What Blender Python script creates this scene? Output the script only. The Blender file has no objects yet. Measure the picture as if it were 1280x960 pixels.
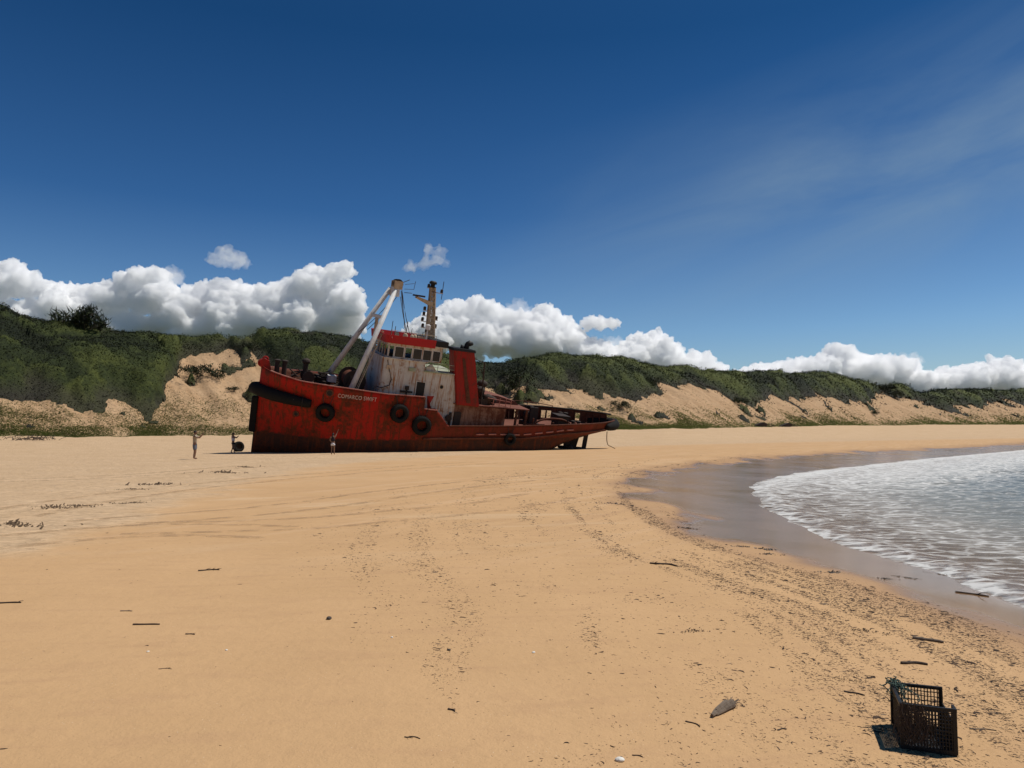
import bpy, bmesh, math, random
import numpy as np
from math import radians, sin, cos, pi, atan, atan2, sqrt
from mathutils import Vector, Matrix, Euler
random.seed(7); RNG = np.random.default_rng(11)
SC = bpy.context.scene; COL = SC.collection

# ------------------------------------------------------------------ camera, sky, sun, exposure
FOC = 925.0; CAMZ = 1.75; PITCH = atan(58/925.0)          # focal length in pixels of the 1280 px wide photo
cam_d = bpy.data.cameras.new('camera'); cam = bpy.data.objects.new('camera', cam_d); COL.objects.link(cam)
cam.location = (0, 0, CAMZ); cam.rotation_euler = (pi/2 + PITCH, 0, 0)
cam_d.sensor_width = 36; cam_d.lens = 36*FOC/1280; cam_d.clip_start = .1; cam_d.clip_end = 30000
SC.camera = cam
SUN = Vector((.47, .10, .88)).normalized()
sd = bpy.data.lights.new('sun', 'SUN'); sd.energy = 3.9; sd.angle = radians(.53); sd.color = (1, .95, .87)
so = bpy.data.objects.new('sun', sd); COL.objects.link(so); so.rotation_euler = SUN.to_track_quat('Z', 'Y').to_euler()
so.location = (30, 0, 60)
SC.view_settings.view_transform = 'Standard'; SC.view_settings.look = 'None'
SC.view_settings.exposure = 0.07; SC.view_settings.gamma = 1; SC.view_settings.use_curve_mapping = False
SC.cycles.use_denoising = True
SC.cycles.max_bounces = 52; SC.cycles.volume_bounces = 48; SC.cycles.diffuse_bounces = 3
SC.cycles.glossy_bounces = 3; SC.cycles.transmission_bounces = 4; SC.cycles.transparent_max_bounces = 12
SC.cycles.caustics_reflective = False; SC.cycles.caustics_refractive = False
W = bpy.data.worlds.new('World'); SC.world = W; W.use_nodes = True

# ------------------------------------------------------------------ node helpers
class NT:
    def __init__(s, tree): s.t = tree; tree.nodes.clear()
    def n(s, kind, **kw):
        nd = s.t.nodes.new(kind)
        for k, v in kw.items():
            if k.startswith('i_'):
                key = k[2:]; key = int(key) if key.isdigit() else key.replace('_', ' ')
                nd.inputs[key].default_value = v
            else: setattr(nd, k, v)
        return nd
    def l(s, a, b): s.t.links.new(a, b)
    def noise(s, vec, scale, detail=4, rough=.55, dist=0.0):
        nd = s.n('ShaderNodeTexNoise'); nd.inputs['Scale'].default_value = scale; nd.inputs['Detail'].default_value = detail
        nd.inputs['Roughness'].default_value = rough; nd.inputs['Distortion'].default_value = dist
        if vec is not None: s.l(vec, nd.inputs['Vector'])
        return nd.outputs['Fac']
    def mapping(s, vec, scale=(1, 1, 1), loc=(0, 0, 0), rot=(0, 0, 0)):
        if any(rot):                                                     # turn first, then stretch along the turned axes
            r0 = s.n('ShaderNodeMapping'); r0.inputs['Rotation'].default_value = rot; s.l(vec, r0.inputs['Vector']); vec = r0.outputs['Vector']; rot = (0, 0, 0)
        nd = s.n('ShaderNodeMapping'); nd.inputs['Scale'].default_value = scale; nd.inputs['Location'].default_value = loc
        nd.inputs['Rotation'].default_value = rot; s.l(vec, nd.inputs['Vector']); return nd.outputs['Vector']
    def ramp(s, fac, stops, interp='LINEAR'):
        nd = s.n('ShaderNodeValToRGB'); cr = nd.color_ramp; cr.interpolation = interp
        while len(cr.elements) < len(stops): cr.elements.new(.5)
        for e, (p, c) in zip(cr.elements, stops):
            e.position = p; e.color = (c, c, c, 1) if isinstance(c, (int, float)) else (*c, 1)
        s.l(fac, nd.inputs['Fac']); return nd.outputs['Color']
    def mix(s, fac, a, b, blend='MIX'):
        nd = s.n('ShaderNodeMix', data_type='RGBA', blend_type=blend)
        for sock, v in ((nd.inputs[0], fac), (nd.inputs[6], a), (nd.inputs[7], b)):
            if isinstance(v, (int, float)): sock.default_value = v if sock.type == 'VALUE' else (v, v, v, 1)
            elif isinstance(v, tuple): sock.default_value = (*v, 1)
            else: s.l(v, sock)
        return nd.outputs[2]
    def math(s, op, a, b=None, c=None, clamp=False):
        nd = s.n('ShaderNodeMath', operation=op, use_clamp=clamp)
        for i, v in enumerate((a, b, c)):
            if v is None: continue
            if isinstance(v, (int, float)): nd.inputs[i].default_value = v
            else: s.l(v, nd.inputs[i])
        return nd.outputs[0]
    def attr(s, name): return s.n('ShaderNodeAttribute', attribute_name=name).outputs['Fac']
    def bump(s, h, strength=.5, dist=.05, normal=None):
        nd = s.n('ShaderNodeBump'); nd.inputs['Strength'].default_value = strength; nd.inputs['Distance'].default_value = dist
        s.l(h, nd.inputs['Height'])
        if normal is not None: s.l(normal, nd.inputs['Normal'])
        return nd.outputs['Normal']
    def bsdf(s, color, rough=.7, normal=None, spec=.3, metal=0.0):
        nd = s.n('ShaderNodeBsdfPrincipled')
        for k, v in (('Base Color', color), ('Roughness', rough), ('Specular IOR Level', spec), ('Metallic', metal)):
            sock = nd.inputs[k]
            if isinstance(v, (int, float)): sock.default_value = v
            elif isinstance(v, tuple): sock.default_value = (*v, 1)
            else: s.l(v, sock)
        if normal is not None: s.l(normal, nd.inputs['Normal'])
        return nd
    def out(s, surf=None, vol=None):
        o = s.n('ShaderNodeOutputMaterial')
        if surf is not None: s.l(surf, o.inputs['Surface'])
        if vol is not None: s.l(vol, o.inputs['Volume'])
def newmat(name):
    m = bpy.data.materials.new(name); m.use_nodes = True; return m, NT(m.node_tree)

# ------------------------------------------------------------------ sky
w = NT(W.node_tree)
sky = w.n('ShaderNodeTexSky', sky_type='NISHITA', sun_disc=False)
sky.sun_elevation = math.asin(SUN.z); sky.sun_rotation = atan2(SUN.x, SUN.y)
sky.altitude = 0; sky.air_density = 1.0; sky.dust_density = .4; sky.ozone_density = 4.0
tc = w.n('ShaderNodeTexCoord')
vd = tc.outputs['Generated']
# thin high cirrus: streaky noise in the direction space of the sky, thicker towards the right
cv = w.mapping(vd, (1.5, 3.0, 7.0), (.3, 0, .1), (0, radians(17), 0))
ci = w.noise(cv, 1.5, 6, .55, .6)
sep = w.n('ShaderNodeSeparateXYZ'); w.l(vd, sep.inputs[0])
band = w.math('ADD', w.math('MULTIPLY', sep.outputs['X'], .20), .215)          # height of the veil's axis
off = w.math('ABSOLUTE', w.math('SUBTRACT', sep.outputs['Z'], band))
bw = w.math('SUBTRACT', 1.0, w.math('DIVIDE', off, .16), clamp=True)
rx = w.n('ShaderNodeMapRange'); rx.inputs['From Min'].default_value = -.05; rx.inputs['From Max'].default_value = .5; w.l(sep.outputs['X'], rx.inputs['Value'])
cm = w.math('MULTIPLY', w.math('MULTIPLY', w.ramp(ci, [(.30, .12), (.72, 1.0)]), bw), w.math('MULTIPLY', rx.outputs[0], .62))
skyc = w.mix(1.0, sky.outputs[0], w.ramp(sep.outputs['Z'], [(0.0, (1.12, 1.14, 1.12)), (.13, (.74, .96, 1.14)), (.28, (.27, .56, .84)), (.48, (.11, .37, .60)), (1.0, (.2, .45, .62))]), 'MULTIPLY')
skyc = w.mix(cm, skyc, (3.3, 4.6, 5.6))
bg = w.n('ShaderNodeBackground'); bg.inputs['Strength'].default_value = .075; w.l(skyc, bg.inputs['Color'])
wo = w.n('ShaderNodeOutputWorld'); w.l(bg.outputs[0], wo.inputs['Surface'])

# ------------------------------------------------------------------ numeric helpers
def pixray(px, py):
    x = (px-640)/FOC; y = (480-py)/FOC
    return np.array([x, cos(PITCH)-y*sin(PITCH), sin(PITCH)+y*cos(PITCH)])
def on_plane(px, py, z):
    d = pixray(px, py); t = (z-CAMZ)/d[2]; return np.array([d[0]*t, d[1]*t, z])
def at_depth(px, py, dist):
    d = pixray(px, py); return np.array([0, 0, CAMZ]) + d*(dist/d[1])
def _hash(ix, iy, seed):
    n = (ix.astype(np.int64)*374761393 + iy.astype(np.int64)*668265263 + seed*2147483647) & 0xffffffff
    n = ((n ^ (n >> 13))*1274126177) & 0xffffffff
    n = n ^ (n >> 16)
    return (n & 0xffff)/65535.0
def vnoise(x, y, seed=0):
    x = np.asarray(x, float); y = np.asarray(y, float)
    ix = np.floor(x); iy = np.floor(y); fx = x-ix; fy = y-iy
    fx = fx*fx*fx*(fx*(fx*6-15)+10); fy = fy*fy*fy*(fy*(fy*6-15)+10)
    a = _hash(ix, iy, seed); b = _hash(ix+1, iy, seed); c = _hash(ix, iy+1, seed); d = _hash(ix+1, iy+1, seed)
    return (a*(1-fx)+b*fx)*(1-fy) + (c*(1-fx)+d*fx)*fy
def fbm(x, y, oct=4, seed=0, gain=.5):
    s = 0; a = 1; t = 0
    for k in range(oct):
        s = s + a*vnoise(x*2**k+17.3*k, y*2**k-9.1*k, seed+k); t += a; a *= gain
    return s/t - .5
def worley(x, y, seed=0):
    """distance to the nearest jittered point and a random value of its cell"""
    ix = np.floor(x); iy = np.floor(y); best = np.full(x.shape, 9.0); val = np.zeros(x.shape)
    for dx in (-1, 0, 1):
        for dy in (-1, 0, 1):
            cx, cy = ix+dx, iy+dy
            d = np.hypot(cx+.15+.7*_hash(cx, cy, seed)-x, cy+.15+.7*_hash(cx, cy, seed+51)-y); m = d < best
            best = np.where(m, d, best); val = np.where(m, _hash(cx, cy, seed+97), val)
    return best, val
def sstep(a, b, x):
    t = np.clip((x-a)/(b-a), 0, 1); return t*t*(3-2*t)
def poly_dist(X, Y, P):
    d = np.full(X.shape, 1e9)
    for (x0, y0), (x1, y1) in zip(P[:-1], P[1:]):
        vx, vy = x1-x0, y1-y0; L = vx*vx+vy*vy
        t = np.clip(((X-x0)*vx+(Y-y0)*vy)/L, 0, 1)
        d = np.minimum(d, np.hypot(X-x0-t*vx, Y-y0-t*vy))
    return d
def inside(X, Y, P):
    r = np.zeros(X.shape, bool); n = len(P); j = n-1
    for i in range(n):
        xi, yi = P[i]; xj, yj = P[j]
        if yi != yj: r ^= ((yi > Y) != (yj > Y)) & (X < (xj-xi)*(Y-yi)/(yj-yi)+xi)
        j = i
    return r
def smooth_poly(P, it=3):
    P = [np.array(p, float) for p in P]
    for _ in range(it):
        Q = [P[0]]
        for a, b in zip(P[:-1], P[1:]): Q += [a*.75+b*.25, a*.25+b*.75]
        Q.append(P[-1]); P = Q
    return [tuple(p) for p in P]

# ------------------------------------------------------------------ object helpers
def tag(o, label=None, cat=None, group=None, kind=None):
    if label: o['label'] = label
    if cat: o['category'] = cat
    if group: o['group'] = group
    if kind: o['kind'] = kind
    return o
def empty(name, loc=(0, 0, 0), rot=(0, 0, 0)):
    o = bpy.data.objects.new(name, None); COL.objects.link(o); o.location = loc; o.rotation_euler = rot; o.empty_display_size = .3; return o
def link(name, me, mat=None, parent=None, smooth=False):
    o = bpy.data.objects.new(name, me); COL.objects.link(o)
    if mat is not None:
        for m in (mat if isinstance(mat, (list, tuple)) else [mat]): me.materials.append(m)
    if parent is not None: o.parent = parent
    if smooth: me.polygons.foreach_set('use_smooth', [True]*len(me.polygons))
    return o
def np_mesh(name, V, F):
    """V (n,3), F (m,k) arrays"""
    me = bpy.data.meshes.new(name); V = np.ascontiguousarray(V, np.float32); F = np.ascontiguousarray(F, np.int32)
    m, k = F.shape
    me.vertices.add(len(V)); me.vertices.foreach_set('co', V.ravel())
    me.loops.add(m*k); me.loops.foreach_set('vertex_index', F.ravel())
    me.polygons.add(m); me.polygons.foreach_set('loop_start', np.arange(0, m*k, k, dtype=np.int32))
    me.polygons.foreach_set('loop_total', np.full(m, k, np.int32))
    me.update(calc_edges=True); return me
def set_attr(me, name, vals):
    a = me.attributes.new(name, 'FLOAT', 'POINT'); a.data.foreach_set('value', np.ascontiguousarray(vals, np.float32))
def grid_faces(nr, nc, wrap=False):
    r = np.arange(nr-1)[:, None]; c = np.arange(nc if wrap else nc-1)[None, :]
    a = r*nc+c; b = r*nc+(c+1) % nc
    return np.stack([a, b, b+nc, a+nc], -1).reshape(-1, 4)

# ------------------------------------------------------------------ shore, beach and dune shape
SEA = -.55
SHORE = [(6.6, -60), (6.3, -12), (6.2, 3)] + [tuple(on_plane(px, py, SEA)[:2]) for px, py in
         [(1280, 757), (1230, 736), (1150, 707), (1060, 680), (990, 652), (955, 626), (947, 608), (962, 600), (1000, 592), (1100, 580), (1200, 570), (1280, 563)]] + [(140, 170), (400, 330), (1400, 700)]
SHORE = smooth_poly(SHORE)
WET = [(5.2, -60), (4.9, -12), (4.9, 3)] + [tuple(on_plane(px, py, -.3)[:2]) for px, py in
       [(1280, 800), (1200, 770), (1100, 740), (1000, 712), (900, 682), (840, 655), (795, 625), (782, 602), (830, 585), (950, 572), (1100, 563), (1280, 556)]] + [(150, 195), (400, 355), (1400, 730)]
WET = smooth_poly(WET)
SEA_POLY = SHORE + [(1400, -60)]; WET_POLY = WET + [(1400, -60)]
DUNE = [  # photo column, depth of dune foot, depth of ridge, row of foot, row of ridge, lowest share with scrub, grass at foot
 (-900, 78, 104, 551, 330, .30, .3), (-300, 80, 112, 549, 350, .30, .3), (-60, 86, 125, 547, 372, .32, .4), (0, 90, 130, 546, 388, .34, .5), (30, 92, 132, 546, 404, .40, .5),
 (60, 93, 134, 546, 414, .40, .4), (130, 98, 140, 546, 420, .26, .5), (190, 104, 147, 545, 423, .18, .6), (212, 106, 150, 545, 425, .52, .5), (226, 107, 151, 545, 424, .93, .3), (240, 108, 152, 545, 424, .95, .3),
 (300, 112, 155, 544, 420, .95, .2), (330, 114, 157, 544, 418, .78, .3), (360, 117, 160, 543, 417, .45, .4), (400, 121, 163, 542, 416, .45, .5), (430, 125, 166, 541, 420, .45, .5),
 (500, 131, 172, 541, 438, .5, .5), (560, 136, 178, 540, 450, .6, .4), (620, 140, 185, 540, 453, .60, .3), (660, 144, 190, 539, 450, .60, .3), (700, 148, 197, 538, 449, .62, .5),
 (735, 151, 205, 538, 450, .45, .9), (770, 155, 213, 537, 455, .35, 1.0), (800, 159, 222, 537, 461, .45, 1.0), (830, 163, 230, 536, 470, .62, .9), (860, 170, 240, 536, 467, .62, .8),
 (900, 185, 255, 535, 470, .55, .6), (930, 200, 268, 534, 471, .43, .3), (960, 212, 282, 534, 471, .48, .3), (1000, 230, 300, 533, 473, .55, .6), (1040, 248, 317, 532, 477, .55, .7),
 (1060, 258, 327, 532, 481, .46, .5), (1088, 274, 342, 532, 484, .42, .2), (1102, 282, 350, 532, 486, .86, .2), (1125, 290, 358, 532, 489, .66, .3), (1150, 300, 370, 531, 493, .8, .4),
 (1180, 312, 384, 531, 491, .48, .5), (1210, 325, 398, 531, 489, .38, .5), (1245, 340, 412, 531, 490, .72, .4), (1280, 352, 425, 531, 491, .5, .5), (1500, 430, 520, 531, 492, .5, .5), (1900, 560, 650, 531, 493, .5, .5)]
DT = np.array(DUNE, float); DT[:, 5] += np.interp(DT[:, 0], [600, 680, 1280], [0, .07, .09]); DT[:, 4] += np.interp(DT[:, 0], [-900, 0, 60, 130, 200, 280, 330, 430, 560, 620, 700, 760, 830, 900, 1040, 1280], [16, 16, 8, 6, 5, 8, 14, 15, 12, 10, 7, 5, 2, 4, 2, 4]); D_TH = np.arctan((DT[:, 0]-640)/FOC)
D_RB = DT[:, 1]/np.cos(D_TH); D_RR = DT[:, 2]/np.cos(D_TH)
D_ZB = CAMZ+(538-DT[:, 3])/FOC*DT[:, 1]; D_ZR = CAMZ+(538-DT[:, 4])/FOC*DT[:, 2]
def lut(th, col): return np.interp(th, D_TH, col)
def terrain(X, Y, detail=True):
    """height plus masks of the sand surface at world points"""
    th = np.arctan2(X, Y); r = np.hypot(X, Y)
    sea = inside(X, Y, SEA_POLY); wetp = inside(X, Y, WET_POLY)
    s = poly_dist(X, Y, SHORE); wd = poly_dist(X, Y, WET)
    band = s/(s+wd+1e-6)
    land = -.3+.27*(1-np.exp(-wd/5.0)) - .08*sstep(15, 45, wd)
    z = np.where(sea, SEA-.055*np.minimum(s, 80)-.0, np.where(wetp, SEA+.25*band, land))
    zb = lut(th, D_ZB); zr = lut(th, D_ZR); rb = lut(th, D_RB); rr = lut(th, D_RR)
    k = sstep(.62, 1.0, r/rb)*(~sea)*np.clip(wd/25, 0, 1)
    z = np.where(wetp, z, z+(zb-z)*k)
    t = (r-rb)/(rr-rb); tt = np.clip(t, 0, 1)
    g = tt*.35+.65*sstep(-.12, 1.0, tt)-.65*sstep(-.12, 1.0, np.zeros(1)); g = np.clip(g/(.35+.65*(1-sstep(-.12, 1.0, np.zeros(1)))), 0, 1)
    side = (1-sstep(radians(54), radians(60), th))*sstep(radians(-170), radians(-150), th)
    du = (zr-zb)*g*side
    z = z + np.where(wetp | sea, 0, du)
    z = z - np.where(t > 1.15, (t-1.15)*4*side, 0)
    q = g*side
    hd_ = poly_dist(X, Y, [(-20.9, 61.2), (-15.9, 62.0), (-9.6, 64.0), (-4.3, 66.3), (3.8, 70.5)])
    z = z + np.exp(-(hd_/1.1)**2)*(.06+.13*sstep(-14, -2, X)+.22*fbm(X/2.2, Y/2.2, 3, 61))
    if detail:
        a = .75*X+.65*Y; c = -.65*X+.75*Y
        gm = np.sin(np.clip(t, 0, 1)*pi)**.7*side
        z = z + gm*(fbm(a/7, c/30, 4, 5)*3.0 + fbm(a/2.2, c/9, 3, 9)*.9)
        z = z + (1-sstep(-.1, .2, t))*fbm(X/3.5, Y/3.5, 3, 21)*.06*(~wetp)*np.clip(wd/4, 0, 1)
        z = z + sstep(-.25, .0, t)*(1-sstep(0, .25, t))*fbm(X/2.5, Y/2.5, 3, 33)*.5*side
    return z, dict(th=th, r=r, t=t, q=q, s=s, wd=wd, sea=sea, wet=wetp, band=band, side=side)
GRID = {}
def gz_many(x, y):
    """height of the built sand sheet (bilinear on its own grid)"""
    x = np.asarray(x, float); y = np.asarray(y, float)
    th = np.arctan2(x, y) % (2*pi); th = np.where(th > GRID['th'][-1]+.05, th-2*pi, th); r = np.hypot(x, y)
    a = np.clip(np.searchsorted(GRID['th'], th)-1, 0, len(GRID['th'])-2); b = np.clip(np.searchsorted(GRID['r'], r)-1, 0, len(GRID['r'])-2)
    u = np.clip((th-GRID['th'][a])/(GRID['th'][a+1]-GRID['th'][a]), 0, 1); v = np.clip((r-GRID['r'][b])/(GRID['r'][b+1]-GRID['r'][b]), 0, 1); G = GRID['z']
    return (G[b, a]*(1-u)+G[b, a+1]*u)*(1-v)+(G[b+1, a]*(1-u)+G[b+1, a+1]*u)*v
def ground_z(x, y):
    return float(gz_many([x], [y])[0])
def ground_pt(px, py):
    """the point of the sand seen at a column and row of the photo"""
    d = pixray(px, py); t = 2.0; o = np.array([0, 0, CAMZ])
    step = .02; prev = t
    while t < 600:
        p = o+d*t
        if p[2] <= ground_z(p[0], p[1]): break
        prev = t; t *= 1.02
    lo, hi = prev, t
    for _ in range(18):
        m = (lo+hi)/2; p = o+d*m
        if p[2] <= ground_z(p[0], p[1]): hi = m
        else: lo = m
    return o+d*hi

# ------------------------------------------------------------------ sand sheet
fine = np.radians(np.arange(-48, 48.001, .1)); coarse = np.radians(np.arange(50.5, 309.6, 2.5))
TH = np.concatenate([fine, coarse])
R = [0.9]
while R[-1] < 6: R.append(R[-1]*1.03)
while R[-1] < 74: R.append(R[-1]*1.013)
while R[-1] < 540: R.append(R[-1]*1.0056)
while R[-1] < 9000: R.append(R[-1]*1.3)
R = np.array(R)
TT, RR = np.meshgrid(TH, R)
X = RR*np.sin(TT); Y = RR*np.cos(TT)
Z, M = terrain(X.ravel(), Y.ravel()); XF = X.ravel(); YF = Y.ravel()
nr, nc = TT.shape
V = np.stack([XF, YF, Z], -1); F = grid_faces(nr, nc, True)
GRID.update(th=TH, r=R, z=Z.reshape(nr, nc)); cz = float(Z[:nc].mean()); V = np.vstack([V, [[0, 0, cz]]]); ci_ = len(V)-1
me = np_mesh('sand', V, F)
bmx = bmesh.new(); bmx.from_mesh(me); bmx.verts.ensure_lookup_table()
for i in range(nc): bmx.faces.new((bmx.verts[(i+1) % nc], bmx.verts[i], bmx.verts[ci_]))
bmx.to_mesh(me); bmx.free()
ap = lambda arr: np.concatenate([arr, [0]])
# damp, wet and dry zones of the beach
wetv = np.where(M['sea'], 1.0, np.where(M['wet'], sstep(0, .28, 1-M['band']) if False else 1.0, 0.0))
wet_edge = np.where(M['wet'] | M['sea'], 1.0, 0)*sstep(-.2, 1.0, M['wd']) + np.where(M['wet'] | M['sea'], 0, 1)*0
wn = fbm(XF/1.3, YF/2.6, 3, 40)
wet_edge = sstep(-.5, .9, np.where(M['wet'] | M['sea'], M['wd'], -M['wd'])/(.45+.014*M['r']) + wn*3.6)
DRY = smooth_poly([tuple(on_plane(px, py, -.05)[:2]) for px, py in [(-900, 800), (-200, 715), (0, 690), (120, 672), (150, 662), (210, 632), (300, 602), (400, 585), (520, 572), (620, 566), (760, 558)]] + [(40, 110), (90, 150), (200, 230), (420, 400)], 2)
dry_in = inside(XF, YF, DRY + [(300, 900), (-900, 900), (-900, 5)])
dd = poly_dist(XF, YF, DRY)
dry = sstep(-1.0, 1.0, np.where(dry_in, dd, -dd)/(.5+.02*M['r']) + fbm(XF/2.0, YF/1.2, 4, 55)*3.0)
dry = np.maximum(dry, sstep(.0, .1, M['t']))
for nm, arr in (('wet', wet_edge), ('dry', dry), ('dune', sstep(-.05, .06, M['t'])*M['side']), ('dampband', np.clip(1-np.where(M['wet'] | M['sea'], 0, M['wd'])/(.5+.03*M['r']) + wn*1.2, 0, 1)), ('inland', np.maximum(sstep(1.1, 1.3, M['t']), sstep(520, 640, M['r'])))): set_attr(me, nm, ap(arr))
m_sand, s = newmat('sand')
pos = s.n('ShaderNodeNewGeometry').outputs['Position']
wet = s.attr('wet'); dryA = s.attr('dry'); dun = s.attr('dune')
n1 = s.noise(pos, .35, 5, .6); n2 = s.noise(s.mapping(pos, (1.2, 5.0, 3), rot=(0, 0, radians(-8))), 1.1, 5, .6, .3); n3 = s.noise(pos, 60, 3, .7); n4 = s.noise(pos, 9, 5, .65)
damp = s.mix(s.ramp(n1, [(.3, 0.0), (.7, 1.0)]), (.515, .32, .158), (.57, .358, .182))
damp = s.mix(s.ramp(n2, [(.50, 0.0), (.72, .55)]), damp, (.47, .285, .15))
ysep = s.n('ShaderNodeSeparateXYZ'); s.l(pos, ysep.inputs[0])
yf = s.n('ShaderNodeMapRange'); yf.inputs['From Min'].default_value = 9; yf.inputs['From Max'].default_value = 18; s.l(ysep.outputs['Y'], yf.inputs['Value'])
trk = s.noise(s.mapping(pos, (.10, 2.0, 1), rot=(0, 0, radians(-58))), 1.0, 4, .6, .15)
damp = s.mix(s.math('MULTIPLY', yf.outputs[0], s.ramp(trk, [(.55, 0.0), (.63, .5), (.70, 0.0)])), damp, (.62, .42, .255))
damp = s.mix(s.math('MULTIPLY', yf.outputs[0], s.ramp(trk, [(.34, .5), (.42, 0.0)])), damp, (.43, .26, .14))
pale = s.noise(s.mapping(pos, (.16, .75, 1), rot=(0, 0, radians(-25))), 1.0, 5, .6, .4)
damp = s.mix(s.math('MULTIPLY', yf.outputs[0], s.ramp(pale, [(.57, 0.0), (.64, .55)])), damp, (.61, .43, .255))
dryc = s.mix(s.ramp(n1, [(.3, 0.0), (.7, 1.0)]), (.585, .405, .238), (.65, .462, .285))
dryc = s.mix(s.ramp(n4, [(.45, 0.0), (.8, .6)]), dryc, (.45, .30, .175))
col = s.mix(dryA, damp, dryc)
dn = s.noise(s.mapping(pos, (.12, .5, .3), rot=(0, 0, radians(49))), 1.0, 6, .7)
dcol = s.mix(s.ramp(dn, [(.35, 0.0), (.7, 1.0)]), (.43, .272, .148), (.54, .365, .215))
litter = s.noise(pos, 1.3, 8, .75)
dcol = s.mix(s.ramp(litter, [(.53, 0.0), (.66, .7)]), dcol, (.22, .145, .085))
dcol = s.mix(s.ramp(s.noise(s.mapping(pos, (.18, .8, .4), rot=(0, 0, radians(49))), 1.0, 8, .75), [(.53, 0.0), (.66, .6)]), dcol, (.27, .18, .105))
col = s.mix(dun, col, dcol)
col = s.mix(s.math('MULTIPLY', s.ramp(n3, [(.3, 0.0), (.75, .22)]), s.math('SUBTRACT', 1.0, wet)), col, (.36, .22, .12))
grit = s.n('ShaderNodeTexVoronoi'); grit.inputs['Scale'].default_value = 26; s.l(pos, grit.inputs['Vector'])
col = s.mix(s.math('MULTIPLY', s.ramp(grit.outputs['Distance'], [(.05, .8), (.09, 0.0)]), s.ramp(s.noise(pos, 3.1, 3, .6), [(.5, 0.0), (.6, 1.0)])), col, (.72, .62, .48))
col = s.mix(s.attr('inland'), col, (.05, .06, .025))
wetc = s.mix(s.ramp(n1, [(.3, 0.0), (.7, 1.0)]), (.245, .135, .060), (.295, .172, .085))
band_ = s.attr('dampband'); col = s.mix(band_, col, s.mix(n2, (.36, .215, .115), (.43, .265, .145)))
col = s.mix(wet, col, wetc)
rg = s.mix(wet, .9, s.ramp(n1, [(.3, .10), (.8, .22)]))
spc = s.mix(wet, .12, .24)
foot = s.noise(pos, 2.2, 4, .6)
hh = s.math('ADD', s.math('MULTIPLY', n4, .35), s.math('ADD', s.math('MULTIPLY', n3, .10), s.math('MULTIPLY', foot, s.math('MULTIPLY', dryA, 1.5))))
hh = s.math('ADD', hh, s.math('MULTIPLY', n2, .35)); hh = s.math('ADD', hh, s.math('MULTIPLY', trk, s.math('MULTIPLY', yf.outputs[0], .8)))
hh = s.math('MULTIPLY', hh, s.math('SUBTRACT', 1.0, s.math('MULTIPLY', wet, .985)))
wmask = s.math('SUBTRACT', 1.0, s.math('MULTIPLY', wet, .985))
pit = s.n('ShaderNodeTexVoronoi'); pit.inputs['Scale'].default_value = 1.9; s.l(pos, pit.inputs['Vector'])
pt = s.ramp(pit.outputs['Distance'], [(.10, 0.0), (.30, 1.0)])
hh = s.math('ADD', hh, s.math('MULTIPLY', s.math('MULTIPLY', pt, s.ramp(n2, [(.42, 0.0), (.55, 1.0)])), s.math('MULTIPLY', dryA, 1.3)))
hh = s.math('ADD', hh, s.math('MULTIPLY', s.math('MULTIPLY', s.noise(pos, .9, 3, .5), .9), wmask))
nrm = s.bump(hh, .6, .07)
s.out(s.bsdf(col, rg, nrm, spc).outputs[0])
sand = link('sand', me, m_sand, smooth=True); tag(sand, kind='structure')

# ------------------------------------------------------------------ sea
WTH = np.radians(np.arange(-2, 95.01, .12)); WR = [3.0]
while WR[-1] < 140: WR.append(WR[-1]*1.012)
while WR[-1] < 12000: WR.append(WR[-1]*1.12)
wt, wr = np.meshgrid(WTH, np.array(WR)); wx = (wr*np.sin(wt)).ravel(); wy = (wr*np.cos(wt)).ravel()
si = inside(wx, wy, SEA_POLY); sdist = poly_dist(wx, wy, SHORE); sg = np.where(si, sdist, -sdist)
rad = wr.ravel(); fade = 1/(1+rad/120)
wz = SEA + .008 + fade*sstep(-1, 10, sg)*(fbm(wx/3.0, wy/1.1, 4, 70)*.34+fbm(wx/9, wy/3.5, 3, 72)*.30) + fbm(wx/.9, wy/.7, 3, 75)*.03*sstep(-.5, 2, sg)*fade
wz += .05*np.exp(-((sg-.35-.6*fbm(wx/2, wy/2, 3, 90))/.35)**2)*(rad < 120)            # little lip of the swash
wz += .16*np.exp(-((sg-5.5-3*fbm(wx/9, wy/9, 2, 91))/1.0)**2)*sstep(30, 45, wy)           # low broken wave on the far side
wz += fbm(wx/1.2, wy/1.2, 4, 93)*.05*(np.abs(sg) < 3)
keep = sg > -2.2
F = grid_faces(wt.shape[0], wt.shape[1]); F = F[keep[F].all(1)]
used = np.unique(F); remap = np.full(len(wx), -1); remap[used] = np.arange(len(used))
me = np_mesh('sea', np.stack([wx, wy, wz], -1)[used], remap[F])
farw = sstep(18, 40, wy)
foam = (.36+.25*farw)*np.exp(-np.clip(sg, 0, None)/(.22+1.2*farw))*sstep(-.6, .3, sg+fbm(wx/.5, wy/.5, 3, 95)) + .42*np.exp(-((sg-6)/4)**2)*farw + .25*np.exp(-np.clip(sg-1, 0, None)/10)+.12*np.exp(-((sg-3)/2.5)**2)
set_attr(me, 'foam', foam[used]); set_attr(me, 'shore', sg[used])
m_sea, s = newmat('sea_water')
pos = s.n('ShaderNodeNewGeometry').outputs['Position']; fo = s.attr('foam'); sh = s.attr('shore')
deep = s.n('ShaderNodeMapRange'); deep.inputs['From Min'].default_value = 0; deep.inputs['From Max'].default_value = 9; s.l(sh, deep.inputs['Value'])
wcol = s.ramp(deep.outputs[0], [(0, (.27, .185, .12)), (.25, (.25, .195, .135)), (.6, (.215, .20, .155)), (1, (.16, .17, .15))])
f1 = s.noise(s.mapping(pos, (.9, 2.2, 1)), 1.5, 8, .72, 1.2)
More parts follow.
